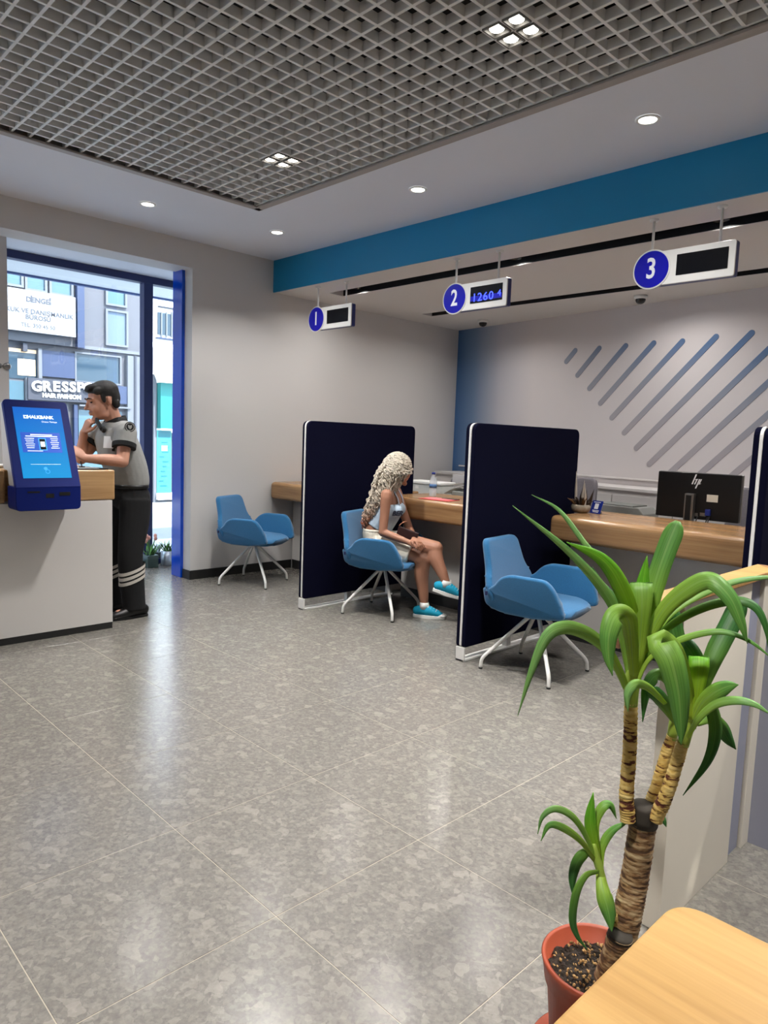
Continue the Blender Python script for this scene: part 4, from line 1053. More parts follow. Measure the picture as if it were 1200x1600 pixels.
tube('green_stem', [pp(986, 1102, 0.03), pp(987, 1070, 0.03), pp(992, 1030, 0.03), pp(997, 985, 0.03)], [0.0135, 0.016, 0.014, 0.006], M_shoot, pl, 12, 4)
tube('green_stem', [pp(1050, 1155, -0.03), pp(1055, 1110, -0.03), pp(1062, 1060, -0.03)], [0.011, 0.009, 0.005], M_shoot, pl, 12, 4)
tube('green_stem', [pp(1067, 1164, 0.03), pp(1076, 1130, 0.03), pp(1084, 1090, 0.03), pp(1088, 1050, 0.03)], [0.012, 0.013, 0.010, 0.005], M_shoot, pl, 12, 4)
tube('green_stem', [pp(958, 1432, 0.04), pp(948, 1400, 0.05), pp(936, 1352, 0.05), pp(928, 1318, 0.05)], [0.009, 0.008, 0.008, 0.004], M_shoot, pl, 10, 4)

def leaf_mat(name, base, tip, rib):
    m = bpy.data.materials.new(name); m.use_nodes = True
    nt = m.node_tree; b = nt.nodes['Principled BSDF']; L = nt.links.new
    b.inputs['Roughness'].default_value = 0.45; b.inputs['Specular IOR Level'].default_value = 0.35; b.inputs['Subsurface Weight'].default_value = 0.0
    u = nt.nodes.new('ShaderNodeUVMap'); s = nt.nodes.new('ShaderNodeSeparateXYZ'); L(u.outputs[0], s.inputs[0])
    r = nt.nodes.new('ShaderNodeValToRGB'); e = r.color_ramp.elements
    e[0].position = 0.0; e[0].color = (*lin(base), 1); e[1].position = 0.7; e[1].color = (*lin(tip), 1)
    L(s.outputs['Y'], r.inputs['Fac'])
    w = nt.nodes.new('ShaderNodeTexNoise'); mp = nt.nodes.new('ShaderNodeMapping'); mp.inputs['Scale'].default_value = (28, 2.0, 1); L(u.outputs[0], mp.inputs['Vector']); L(mp.outputs[0], w.inputs['Vector']); w.inputs['Scale'].default_value = 1.0
    mx = nt.nodes.new('ShaderNodeMix'); mx.data_type = 'RGBA'; mx.blend_type = 'MULTIPLY'; mx.inputs[0].default_value = 0.5
    r2 = nt.nodes.new('ShaderNodeValToRGB'); r2.color_ramp.elements[0].position = 0.3; r2.color_ramp.elements[0].color = (0.4, 0.42, 0.4, 1); r2.color_ramp.elements[1].position = 0.7; r2.color_ramp.elements[1].color = (1.4, 1.4, 1.35, 1)
    L(w.outputs['Fac'], r2.inputs['Fac']); L(r.outputs['Color'], mx.inputs[6]); L(r2.outputs['Color'], mx.inputs[7])
    ab = nt.nodes.new('ShaderNodeMath'); ab.operation = 'SUBTRACT'; ab.inputs[1].default_value = 0.5; L(s.outputs['X'], ab.inputs[0])
    a2 = nt.nodes.new('ShaderNodeMath'); a2.operation = 'ABSOLUTE'; L(ab.outputs[0], a2.inputs[0])
    r3 = nt.nodes.new('ShaderNodeMapRange'); r3.inputs['From Min'].default_value = 0.0; r3.inputs['From Max'].default_value = 0.07; r3.inputs['To Min'].default_value = 0.45; r3.inputs['To Max'].default_value = 0.0
    L(a2.outputs[0], r3.inputs['Value'])
    m2_ = nt.nodes.new('ShaderNodeMix'); m2_.data_type = 'RGBA'; m2_.inputs[7].default_value = (*lin(rib), 1); L(r3.outputs['Result'], m2_.inputs[0]); L(mx.outputs[2], m2_.inputs[6])
    L(m2_.outputs[2], b.inputs['Base Color'])
    tr = nt.nodes.new('ShaderNodeBsdfTranslucent'); L(m2_.outputs[2], tr.inputs['Color'])
    ms_ = nt.nodes.new('ShaderNodeMixShader'); ms_.inputs[0].default_value = 0.3
    out = nt.nodes['Material Output']; L(b.outputs[0], ms_.inputs[1]); L(tr.outputs[0], ms_.inputs[2]); L(ms_.outputs[0], out.inputs['Surface'])
    return m
M_leaf = leaf_mat('leaf_green', (176, 204, 66), (98, 152, 68), (152, 188, 106))
M_leafd = leaf_mat('leaf_dark', (132, 170, 56), (62, 116, 54), (104, 150, 80))
M_leafl = leaf_mat('leaf_light', (164, 200, 60), (124, 172, 98), (160, 196, 124))
M_leafy = leaf_mat('leaf_young', (176, 202, 52), (104, 170, 40), (150, 196, 70))
def leaf(pts, w_px, m, blunt=False, yaw=25, fold=0.25):
    """pts: (px, py, nearer) along the midrib; w_px: widest full width seen in photo pixels"""
    C_ = catmull([pp(*p) for p in pts], 7); n_ = len(C_)
    dist = (C_[n_ // 2] - Vector((0, 0, CH))).length
    hw = 0.84 * w_px * dist / CF / 2
    b = bmesh.new(); uvl = b.loops.layers.uv.new('UVMap'); rows = []
    for i, c in enumerate(C_):
        t = i / (n_ - 1)
        tg = (C_[min(i + 1, n_ - 1)] - C_[max(i - 1, 0)]).normalized()
        view = (c - Vector((0, 0, CH))).normalized()
        wdir = tg.cross(view)
        if wdir.length < 0.05: wdir = Vector((_rt[0], _rt[1], _rt[2]))
        wdir.normalize()
        nrm_ = wdir.cross(tg).normalized()
        a = math.radians(yaw) * (1 - 0.5 * t)
        wd = (wdir * math.cos(a) + nrm_ * math.sin(a)).normalized(); nn = wd.cross(tg).normalized()
        if blunt: pr_ = min(1.0, 0.42 + t * 1.1) * (1.0 if t < 0.86 else math.sqrt(max(0.0, 1 - ((t - 0.86) / 0.145) ** 2)))
        else: pr_ = (0.42 + 0.58 * min(1, t / 0.42) ** 0.8) * (1.0 if t < 0.5 else max(0.0, 1 - ((t - 0.5) / 0.5) ** 1.9))
        h = max(hw * pr_, 0.0006)
        up_ = nn * (h * fold)
        rows.append([(b.verts.new(c + wd * (h * s_) + up_ * (abs(s_) ** 1.3)), (s_ + 1) / 2, t) for s_ in (-1, -0.5, 0, 0.5, 1)])
    for r0_, r1_ in zip(rows, rows[1:]):
        for k in range(4):
            q4 = (r0_[k], r0_[k + 1], r1_[k + 1], r1_[k])
            f = b.faces.new([x[0] for x in q4]); f.smooth = True
            for lp_, x in zip(f.loops, q4): lp_[uvl].uv = (x[1], x[2])
    me = bpy.data.meshes.new('leaf'); b.to_mesh(me); b.free()
    o = link('leaf', me, m, pl)
    sd = o.modifiers.new('thick', 'SOLIDIFY'); sd.thickness = 0.0012; sd.offset = 0
    return o
# crown on the left stem
leaf([(985, 1078, .03), (975, 1010, .05), (955, 942, .08), (895, 868, .12), (801, 790, .16)], 19, M_leafl)
leaf([(988, 1066, .02), (990, 990, .0), (965, 905, -.02), (920, 858, -.05), (874, 798, -.10), (831, 773, -.14)], 12, M_leafl, yaw=40)
leaf([(989, 1066, .04), (990, 985, .06), (972, 922, .09), (940, 874, .11), (885, 847, .13)], 30, M_leafy, yaw=10)
leaf([(992, 1070, .02), (1006, 990, -.01), (1022, 915, -.03), (1040, 860, -.05), (1059, 814, -.07)], 35, M_leaf, True)
leaf([(995, 1020, .03), (1000, 950, .03), (1004, 915, .03), (1011, 868, .02)], 26, M_leafy, yaw=0)
leaf([(994, 1058, .05), (1000, 1000, .06), (1003, 945, .07), (1002, 911, .05), (1003, 925, -.01), (1006, 950, -.04)], 38, M_leaf, True, yaw=0, fold=0.04)
leaf([(990, 1056, .05), (986, 1000, .08), (980, 966, .11), (963, 962, .14), (952, 990, .16), (951, 1025, .165), (957, 1056, .165)], 36, M_leaf, yaw=12)
leaf([(982, 1085, .03), (965, 1045, .06), (944, 1012, .09), (915, 990, .12), (882, 981, .15), (855, 995, .17), (832, 1045, .18), (809, 1118, .18)], 26, M_leafl)
leaf([(992, 1066, .03), (1010, 1005, .05), (1035, 955, .07), (1070, 922, .09), (1108, 906, .11), (1140, 932, .13), (1158, 972, .14), (1168, 1006, .14)], 33, M_leaf, yaw=30)
leaf([(993, 1070, .02), (1015, 1005, .01), (1050, 957, -.01), (1100, 926, -.03), (1150, 908, -.06), (1200, 902, -.09), (1245, 905, -.12)], 13, M_leafl, yaw=35)
leaf([(994, 1072, .04), (1015, 1012, .05), (1050, 975, .06), (1100, 948, .07), (1150, 938, .08), (1182, 950, .09), (1198, 985, .10), (1203, 1030, .10)], 17, M_leafd, yaw=35)
leaf([(992, 1078, .05), (1010, 1035, .07), (1040, 1010, .09), (1085, 992, .10), (1130, 987, .11), (1172, 1002, .12), (1212, 1034, .12)], 12, M_leaf, yaw=35)
leaf([(992, 1072, .0), (985, 1000, -.03), (960, 945, -.05), (938, 915, -.06), (925, 885, -.07)], 24, M_leafd, yaw=20)
# crown on the right stems
leaf([(1080, 1135, .04), (1068, 1070, .07), (1052, 1022, .11), (1032, 1004, .14), (1048, 1030, .165), (1060, 1080, .17), (1064, 1130, .165), (1064, 1164, .16)], 46, M_leaf, yaw=8)
leaf([(1081, 1138, .03), (1086, 1085, .03), (1086, 1035, .03), (1072, 1010, .02), (1062, 1002, .0)], 30, M_leafd, True, yaw=20)
leaf([(1083, 1125, .05), (1089, 1080, .06), (1092, 1045, .06), (1092, 1026, .04), (1092, 1034, -.01)], 32, M_leafy, True, yaw=0, fold=0.04)
leaf([(1084, 1118, .03), (1096, 1072, .01), (1118, 1018, -.02), (1140, 975, -.05), (1159, 935, -.08)], 33, M_leafd, True, yaw=15)
leaf([(1082, 1128, .05), (1096, 1100, .07), (1115, 1083, .09), (1135, 1073, .10), (1154, 1070, .11)], 28, M_leaf, yaw=20)
leaf([(1074, 1152, .05), (1092, 1122, .08), (1118, 1100, .10), (1150, 1094, .12), (1180, 1101, .13), (1206, 1118, .13)], 15, M_leafl, yaw=25)
leaf([(1084, 1120, .0), (1100, 1100, -.02), (1113, 1110, -.03), (1118, 1145, -.03), (1105, 1190, -.02), (1067, 1243, .0)], 21, M_leafd, yaw=15)
leaf([(1088, 1130, -.02), (1108, 1122, -.06), (1126, 1136, -.08), (1138, 1155, -.09), (1150, 1171, -.09)], 24, M_leafd, yaw=10)
leaf([(1056, 1095, -.03), (1042, 1062, -.02), (1024, 1056, .0), (1010, 1080, .02), (1004, 1128, .03)], 22, M_leafd, yaw=15)
leaf([(1056, 1130, -.02), (1044, 1110, .0), (1030, 1090, .02), (1016, 1078, .03)], 24, M_leafd, True, yaw=15)
leaf([(1060, 1100, -.04), (1060, 1030, -.06), (1050, 980, -.07), (1045, 950, -.08)], 34, M_leafd, True, yaw=10)
leaf([(1040, 1100, .06), (1012, 1074, .09), (992, 1070, .11), (981, 1086, .12), (981, 1112, .12)], 17, M_leafl, yaw=15)
# young shoot by the pot rim
leaf([(936, 1362, .05), (928, 1318, .05), (922, 1280, .05), (927, 1238, .04)], 20, M_leafy, yaw=5)
leaf([(934, 1360, .05), (918, 1312, .06), (895, 1277, .08), (868, 1264, .09), (848, 1276, .10), (840, 1303, .10)], 12, M_leafl)
leaf([(932, 1348, .05), (908, 1315, .08), (880, 1294, .10), (858, 1290, .11), (845, 1314, .12)], 13, M_leaf)
leaf([(934, 1350, .04), (920, 1333, .04), (904, 1344, .05), (895, 1372, .05), (896, 1404, .05)], 18, M_leafd)
leaf([(936, 1362, .06), (916, 1368, .09), (901, 1395, .11), (895, 1435, .115), (902, 1462, .11), (918, 1484, .10)], 13, M_leafd)
leaf([(939, 1362, .04), (940, 1325, .03), (956, 1298, .02), (984, 1283, .01)], 14, M_leaf)
leaf([(936, 1345, .04), (930, 1290, .03), (940, 1262, .02), (954, 1258, .01), (963, 1279, .0)], 16, M_leaf)
leaf([(937, 1362, .05), (943, 1395, .08), (951, 1425, .095), (956, 1456, .10)], 25, M_leaf, yaw=5)
leaf([(1022, 1268, -.03), (1035, 1278, -.03), (1041, 1292, -.03)], 10, M_leafd)

# ================================================================== WINDOW PLANTERS
def planter(pc, size, h, kind, label):
    x, y = pc.x, pc.y
    t = thing('planter', label, 'plant', (x, y, 0), 'small planters on the floor by the window')
    if kind == 'glass':
        box('vase', (x - size, y - size, 0), (x + size, y + size, h), mat('smoked_glass', (60, 76, 72), 0.12), t, 0.006)
    elif kind == 'metal':
        lathe('pot', [(0, 0.0), (size * 0.92, 0.0), (size, 0.01), (size, h), (size * 0.94, h), (size * 0.92, h - 0.03), (0, h - 0.03)], mat('galvanised', (190, 200, 212), 0.3, metal=0.7), t, 28, (x, y, 0))
    else:
        lathe('pot', [(0, 0.0), (size * 0.8, 0.0), (size, h), (size * 0.92, h), (size * 0.9, h - 0.02), (0, h - 0.02)], mat('dark_pot', (40, 44, 48), 0.5), t, 24, (x, y, 0))
    rn = random.Random(int(x * 1000))
    mg = mat('foliage', (86, 140, 60), 0.5, var=0.3, vscale=20); md_ = mat('foliage_dark', (44, 78, 52), 0.5, var=0.3, vscale=20); mp_ = mat('flower_pink', (226, 166, 150), 0.6)
    n_ = 22
    for k in range(n_):
        a_ = rn.uniform(0, 2 * PI); l = rn.uniform(0.08, 0.15); sp_ = rn.uniform(0.2, 0.9)
        p0 = Vector((x + rn.uniform(-.5, .5) * size, y + rn.uniform(-.5, .5) * size, h - 0.03)); d_ = Vector((math.cos(a_) * sp_, math.sin(a_) * sp_, 1.0))
        tube('leaf', [p0, p0 + d_ * l * 0.6, p0 + d_ * l + Vector((0, 0, -0.03 * sp_))], [(0.004, 0.003), (0.012, 0.004), (0.001, 0.001)], (md_ if kind == 'dark' else (mg, md_)[k % 3 == 0]), t, 6, 3)
    if kind == 'glass':
        for k in range(7):
            a_ = rn.uniform(0, 2 * PI); p0 = Vector((x, y, h)); p1 = Vector((x + 0.05 * math.cos(a_), y + 0.05 * math.sin(a_), h + rn.uniform(0.13, 0.2)))
            b2 = bmesh.new(); ell_bm(b2, p1, (0.018, 0.018, 0.022), n=8); link('flower', mesh_of(b2, 'flower', True), mp_, t)
            tube('flower_stalk', [p0, p0.lerp(p1, 0.5), p1], 0.003, mg, t, 6, 2)
planter(on_z(235, 886, 0), 0.06, 0.13, 'glass', 'dark glass planter with pink flowers on the floor beside the guard')
planter(on_z(247, 879, 0) + Vector((-0.03, 0, 0)), 0.05, 0.10, 'dark', 'low dark leafy planter between the two other window planters')
planter(on_z(263, 882, 0), 0.075, 0.15, 'metal', 'galvanised round planter with green leaves next to the blue column')

# ================================================================== THE STREET
M_pave = mat('paving_pale', (150, 154, 158), 0.7, var=0.06, vscale=3)
M_road = mat('road_grey', (112, 116, 122), 0.8, var=0.08, vscale=4)
pave = struct(box('pavement', (-8.6, -16, -0.16), (-7.05, 26, -0.04), M_pave))
road = struct(box('road', (-12.3, -16, -0.2), (-8.6, 26, -0.14), M_road))
pave2 = struct(box('pavement_opposite', (-30, -16, -0.16), (-12.3, 40, -0.06), M_pave))
M_canw = mat('canopy_white', (236, 240, 244), 0.6)
can = thing('entrance_canopy', 'white canopy with blue edge over the street window', 'canopy', (-7.5, 2.5, 2.95))
box('soffit_board', (-8.03, -4, 2.95), (-7.05, 8, 3.02), M_canw, can)
box('edge_band', (-8.08, -4, 2.93), (-8.03, 8, 3.03), mat('canopy_blue', (30, 66, 130), 0.4), can)

FX = -13.5
def fpt(x, y, dx=0.0): return on_x(x, y, FX + dx)
def fbox(name, p0, p1, dx0, dx1, m, par, bev=0.0):
    """box on the facade spanning two photo corners"""
    a, b = fpt(*p0), fpt(*p1)
    return box(name, (FX + dx0, min(a.y, b.y), min(a.z, b.z)), (FX + dx1, max(a.y, b.y), max(a.z, b.z)), m, par, bev)
M_fac = mat('facade_light', (78, 78, 84), 0.6); M_facg = mat('facade_grey', (50, 52, 62), 0.6); M_facb = mat('facade_bluegrey', (42, 53, 80), 0.5)
M_fwin = mat('facade_glass', (66, 92, 104), 0.08, spec=0.6); M_ffr = mat('facade_frame', (92, 94, 100), 0.5); M_dgl = mat('shop_glass', (44, 60, 72), 0.06, spec=0.5)
bl = thing('street_building', 'pale building with shops across the street, left of the mullion', 'building', (FX, 4.5, -0.06))
yb1 = fpt(221, 600).y
box('wall', (FX - 6, -8, -0.06), (FX, yb1, 8.5), M_fac, bl)
def win(p0, p1, m=M_fwin, fr=0.04):
    a, b = fpt(*p0), fpt(*p1); y0, y1, z0, z1 = min(a.y, b.y), max(a.y, b.y), min(a.z, b.z), max(a.z, b.z)
    fb_ = bmesh.new()
    for lo, hi in (((y0 - fr, z0 - fr), (y1 + fr, z0)), ((y0 - fr, z1), (y1 + fr, z1 + fr)), ((y0 - fr, z0), (y0, z1)), ((y1, z0), (y1 + fr, z1))):
        box_bm((FX - 0.02, lo[0], lo[1]), (FX + 0.05, hi[0], hi[1]), bm=fb_)
    w_ = link('window', mesh_of(fb_, 'window'), M_ffr, bl)
    box('pane', (FX - 0.01, y0, z0), (FX + 0.012, y1, z1), m, w_)
win((8, 405), (32, 446)); win((41, 405), (69, 455)); win((79, 405), (110, 462)); win((167, 440), (194, 478)); win((167, 486), (196, 540), mat('facade_panel_blue', (82, 96, 112), 0.3))
box('pilaster', (FX, fpt(117, 480).y, fpt(117, 545).z), (FX + 0.12, fpt(128, 480).y, 6.0), M_facb, bl)
fbox('cornice', (-60, 524), (127, 545), 0.0, 0.18, M_facg, bl)
fbox('band_course', (128, 540), (224, 556), 0.0, 0.06, M_ffr, bl)
fbox('column', (57, 545), (63, 592), 0.0, 0.10, M_ffr, bl)
fbox('metal_panel', (63, 547), (115, 592), 0.0, 0.06, M_facb, bl)
win((118, 552), (186, 600), M_dgl, 0.03)
fbox('pier', (196, 556), (221, 700), 0.0, 0.10, M_ffr, bl)
fbox('pier', (206, 556), (209, 700), 0.10, 0.12, M_facg, bl)
# lit upper shop interior behind glass
M_warm = mat('warm_interior', (214, 186, 150), 0.7, emit=(255, 206, 150), estr=0.55)
sh = link('shop_window', mesh_of(box_bm((FX - 0.02, fpt(10, 560).y, fpt(10, 590).z), (FX + 0.015, fpt(57, 560).y, fpt(57, 548).z)), 'shop_window'), M_dgl, bl)
fbox('lit_interior', (13, 543), (56, 553), 0.016, 0.02, M_warm, sh); fbox('lit_interior', (27, 560), (55, 588), 0.016, 0.02, M_warm, sh)
fbox('spotlight', (32, 537), (39, 550), 0.02, 0.14, M_facg, sh)
# ground-floor shop front
fbox('shop_pane', (-40, 590), (38, 660), 0.0, 0.02, M_fwin, bl); fbox('shop_pane', (-40, 664), (98, 790), 0.0, 0.02, M_dgl, bl)
fbox('shop_pane', (122, 640), (190, 790), 0.0, 0.02, M_fwin, bl); fbox('shop_mullion', (100, 632), (106, 790), 0.0, 0.07, M_facg, bl); fbox('shop_mullion', (113, 632), (120, 790), 0.0, 0.09, M_facb, bl); fbox('shop_mullion', (38, 590), (41, 640), 0.0, 0.08, M_ffr, bl)
fbox('sign_band', (140, 600), (200, 632), 0.0, 0.08, M_facb, bl); fbox('ledge', (120, 632), (200, 639), 0.0, 0.14, M_ffr, bl)
# billboard
bbd = thing('billboard', 'large white office billboard on the building across the street', 'sign', (FX + 0.15, 4.5, 3.0))
a, b = fpt(118, 465, .15), fpt(118, 527, .15); yl = fpt(-40, 450, .15).y
box('board', (FX + 0.05, yl, b.z), (FX + 0.15, a.y, a.z + 0.0), mat('billboard_white', (140, 140, 142), 0.5), bbd)
M_bt = mat('billboard_print', (66, 68, 76), 0.6)
def ftext(nm, s_, px_, py_, h_px, par, m_, dx, **kw):
    p = fpt(px_, py_, dx); sz = h_px / 82.0 / 0.72
    return text(nm, s_, sz, (FX + dx, p.y, p.z), (0, 1, 0), (0, 0, 1), m_, par, **kw)
ftext('firm_name', 'DENGE', 59, 470, 7, bbd, M_bt, 0.153, ext=0.002, off=0.004)
fbox('name_border', (43, 463), (46, 474), 0.15, 0.154, M_bt, bbd); fbox('name_border', (72, 467), (75, 478), 0.15, 0.154, M_bt, bbd)
ftext('billboard_text', 'HUKUK VE DANIŞMANLIK', 56, 488, 6.5, bbd, M_bt, 0.153, ext=0.002, off=0.002, sx=0.98)
ftext('billboard_text', 'BÜROSU', 60, 497.5, 6.5, bbd, M_bt, 0.153, ext=0.002, off=0.002)
ftext('billboard_text', 'TEL. 350 45 50', 60, 510, 5.5, bbd, M_bt, 0.153, ext=0.002)
# shop sign with raised serif letters
ss = thing('shop_sign', 'grey shop sign board with white raised lettering across the street', 'sign', (FX + 0.1, 4.8, 1.9))
fbox('sign_board', (40, 590), (141, 630), 0.08, 0.13, M_facg, ss)
M_let = mat('sign_letters', (225, 225, 228), 0.5, emit=(255, 255, 255), estr=0.35)
xs = 52.0
for ch, adv, serifs in (('G', 15.5, ((12.0, 3.0, 4.5),)), ('R', 15, ((0.3, -7.6, 5), (0.3, 7.6, 5), (10.5, -7.6, 5))), ('E', 13.5, ((0.2, -7.6, 4), (0.2, 7.6, 4), (8.8, -5.5, 1.6), (8.6, 5.5, 1.6))),
                        ('S', 12, ((8.0, 5.4, 1.6), (0.6, -5.4, 1.6))), ('S', 12, ((8.0, 5.4, 1.6), (0.6, -5.4, 1.6))), ('P', 13, ((0.3, -7.6, 5.5), (0.3, 7.6, 4.5))), ('O', 15, ())):
    p = fpt(xs + 5, 604 + (xs - 52) * 0.03, .13); sz = 14.5 / 82.0 / 0.72
    text('letter', ch, sz, (FX + 0.15, p.y, p.z), (0, 1, 0), (0, 0, 1), M_let, ss, ext=0.02, off=0.006)
    lt = ss.children[-1]
    xs += adv
for s_ in ():
    pass
ftext('shop_text', 'HAIR FASHION', 97, 619.5, 6.0, ss, M_let, 0.14, ext=0.006, off=0.004)
# to the right of the mullion: further building, awning, turquoise stall
rb = thing('street_building', 'pale building seen between the mullion and the blue column', 'building', (FX - 1.5, 7.2, -0.06))
box('wall', (FX - 6, yb1 + 0.02, -0.06), (FX - 0.6, 16, 9), mat('facade_white', (228, 228, 230), 0.6), rb)
def fb2(name, p0, p1, dx0, dx1, m, par, X=FX - 0.6):
    a, b = on_x(*p0, X), on_x(*p1, X); return box(name, (X + dx0, min(a.y, b.y), min(a.z, b.z)), (X + dx1, max(a.y, b.y), max(a.z, b.z)), m, par)
fb2('window', (246, 488), (290, 528), 0.0, 0.03, M_dgl, rb); fb2('lintel', (246, 478), (290, 487), 0.0, 0.08, M_facg, rb); fb2('sill', (243, 529), (290, 533), 0.0, 0.10, M_facb, rb)
for k in (250, 258, 266): fb2('glazing_bar', (k, 488), (k + 2, 528), 0.03, 0.05, M_ffr, rb)
aw = thing('awning', 'white rolled awning hanging above the turquoise stall', 'awning', (FX, 6.8, 2.35))
a0 = fpt(243, 532, .3); a1 = fpt(290, 600, .3)
pr = [(FX + 0.0, a0.z), (FX + 0.25, a0.z - 0.15), (FX + 0.45, a1.z + 0.12), (FX + 0.45, a1.z), (FX + 0.35, a1.z), (FX - 0.05, a0.z - 0.3)]
slab('fabric', pr, a0.y, a1.y, lambda u, v, w: (u, w, v), mat('awning_white', (246, 248, 250), 0.7), aw, 0.01, 1)
tq = thing('turquoise_stall', 'bright turquoise kiosk front with a printed poster across the street', 'stall', (FX, 6.8, -0.06))
M_tq = mat('turquoise', (12, 112, 108), 0.5); M_tqp = mat('turquoise_print', (10, 90, 100), 0.5); M_tql = mat('turquoise_pale', (46, 136, 130), 0.45, var=0.1, vscale=5)
fbox('upper_panel', (242, 598), (292, 671), 0.0, 0.25, M_tq, tq); fbox('poster_board', (241, 672), (263, 770), 0.05, 0.12, M_tql, tq); fbox('door_panel', (264, 676), (290, 768), 0.0, 0.06, M_facg, tq); fbox('counter_ledge', (240, 770), (292, 778), 0.0, 0.20, M_canw, tq)
fbox('base_wall', (240, 778), (292, 792), 0.0, 0.10, M_fac, tq)
fbox('post', (236, 585), (240, 792), 0.0, 0.12, M_ffr, tq)
fbox('window', (266, 606), (292, 640), 0.25, 0.27, M_fwin, tq)
rn = random.Random(5)
for k in range(10):
    x0 = rn.uniform(244, 250); fbox('print_line', (x0, 690 + k * 7.5), (x0 + rn.uniform(6, 11), 692 + k * 7.5), 0.12, 0.124, M_tqp, tq)
fbox('poster_picture', (248, 696), (257, 704), 0.12, 0.125, mat('poster_pale', (222, 214, 206), 0.5), tq)
fbox('poster_heading', (243, 673), (262, 684), 0.12, 0.125, M_tqp, tq)

hk = on_x(9, 572, -6.44)
dh = thing('door_holder', 'small chrome door holder on the column left of the window', 'bracket', hk)
for nm, yy, rr_ in (('ring', hk.y + 0.015, 0.03), ('knob', hk.y - 0.045, 0.022)):
    lathe(nm, [(0, 0), (rr_, 0), (rr_, 0.008), (rr_ * 0.7, 0.016), (0, 0.016)], M_silver, dh, 24, (-6.459, yy, hk.z), Matrix.Rotation(PI / 2, 4, 'Y'))
box('bar', (-6.46, hk.y - 0.06, hk.z - 0.008), (-6.448, hk.y + 0.03, hk.z + 0.008), M_silver, dh, 0.002)

# ================================================================== PEOPLE
M_skin1 = mat('skin_guard', (186, 136, 114), 0.5, var=0.05, vscale=12)
M_skin2 = mat('skin_woman', (160, 113, 90), 0.5, var=0.05, vscale=12)
def hand(bm, w, f, n, curl=0.6, thumb=1, L=1.0, tcurl=0.4):
    """w wrist, f towards the knuckles, n out of the back of the hand; thumb = which side"""
    f = Vector(f).normalized(); n = Vector(n); n = (n - f * n.dot(f)).normalized(); s = f.cross(n) * thumb
    w = Vector(w); kn = w + f * 0.085 * L
    tube_bm([w - f * 0.01, w + f * 0.03 * L, w + f * 0.065 * L, kn], [(0.026 * L, 0.02 * L), (0.034 * L, 0.017 * L), (0.040 * L, 0.015 * L), (0.037 * L, 0.012 * L)], 14, 4, True, s, bm, True)
    for i, (ln, o) in enumerate(((0.072, 0.031), (0.08, 0.0105), (0.075, -0.0105), (0.058, -0.030))):
        p = kn + s * o * L - f * 0.008; d = f.copy(); pts = [p - f * 0.012, p]
        ax = f.cross(-n)
        for j, sh in enumerate((0.44, 0.32, 0.24)):
            d = Matrix.Rotation(curl * (0.9 + 0.12 * i) * (0.8 if j == 0 else 1.0), 3, ax) @ d
            p = p + d * ln * L * sh; pts.append(p.copy())
        tube_bm(pts, [0.0088 * L, 0.0092 * L, 0.0085 * L, 0.0078 * L, 0.0068 * L], 8, 3, True, None, bm, True)
    p = w + f * 0.022 * L + s * 0.024 * L
    d1 = (f * 0.75 + s * 0.75 - n * 0.2).normalized(); d2 = (f * 0.95 + s * 0.1 - n * tcurl).normalized()
    tube_bm([p - d1 * 0.012, p + d1 * 0.03 * L, p + d1 * 0.042 * L + d2 * 0.02 * L, p + d1 * 0.042 * L + d2 * 0.045 * L], [0.013 * L, 0.0115 * L, 0.010 * L, 0.008 * L], 8, 3, True, None, bm, True)
def head(bm, c, Mr, sc=1.0, female=False):
    """head shapes about centre c; Mr 3x3 turns the local frame (face towards -y)"""
    def E_(p, r, rot=(0, 0, 0), n=18):
        b2 = bmesh.new(); bmesh.ops.create_uvsphere(b2, u_segments=n, v_segments=12, radius=1.0)
        M = Matrix.Translation(Vector(c)) @ Mr.to_4x4() @ Matrix.Translation(Vector(p) * sc) @ Euler(rot).to_matrix().to_4x4() @ Matrix.Diagonal((r[0] * sc, r[1] * sc, r[2] * sc, 1))
        merge(bm, b2, M)
    def T_(pts, rad):
        tube_bm([Vector(c) + Mr @ (Vector(p) * sc) for p in pts], [r * sc for r in rad], 10, 3, True, None, bm, True)
    E_((0, 0.012, 0.035), (0.076, 0.097, 0.088)); E_((0, -0.034, -0.03), (0.064, 0.066, 0.090)); E_((0, -0.028, -0.082), (0.056, 0.058, 0.040)); E_((0, -0.080, -0.107), (0.025, 0.020, 0.020))
    E_((0.036, -0.066, -0.04), (0.024, 0.026, 0.03)); E_((-0.036, -0.066, -0.04), (0.024, 0.026, 0.03))
    T_([(-0.046, -0.076, 0.022), (-0.018, -0.091, 0.024), (0.018, -0.091, 0.024), (0.046, -0.076, 0.022)], [0.009, 0.011, 0.011, 0.009])
    T_([(0, -0.09, 0.016), (0, -0.104, -0.008), (0, -0.119, -0.03)], [0.009, 0.010, 0.0125]); E_((0.012, -0.104, -0.035), (0.009, 0.010, 0.008)); E_((-0.012, -0.104, -0.035), (0.009, 0.010, 0.008))
    E_((0, -0.099, -0.060), (0.023, 0.010, 0.0065)); E_((0, -0.097, -0.073), (0.020, 0.010, 0.0075))
    for s in (-1, 1):
        E_((s * 0.078, 0.018, -0.006), (0.008, 0.015, 0.026), (0.15, 0, s * 0.5)); E_((s * 0.072, 0.008, -0.024), (0.009, 0.009, 0.011))

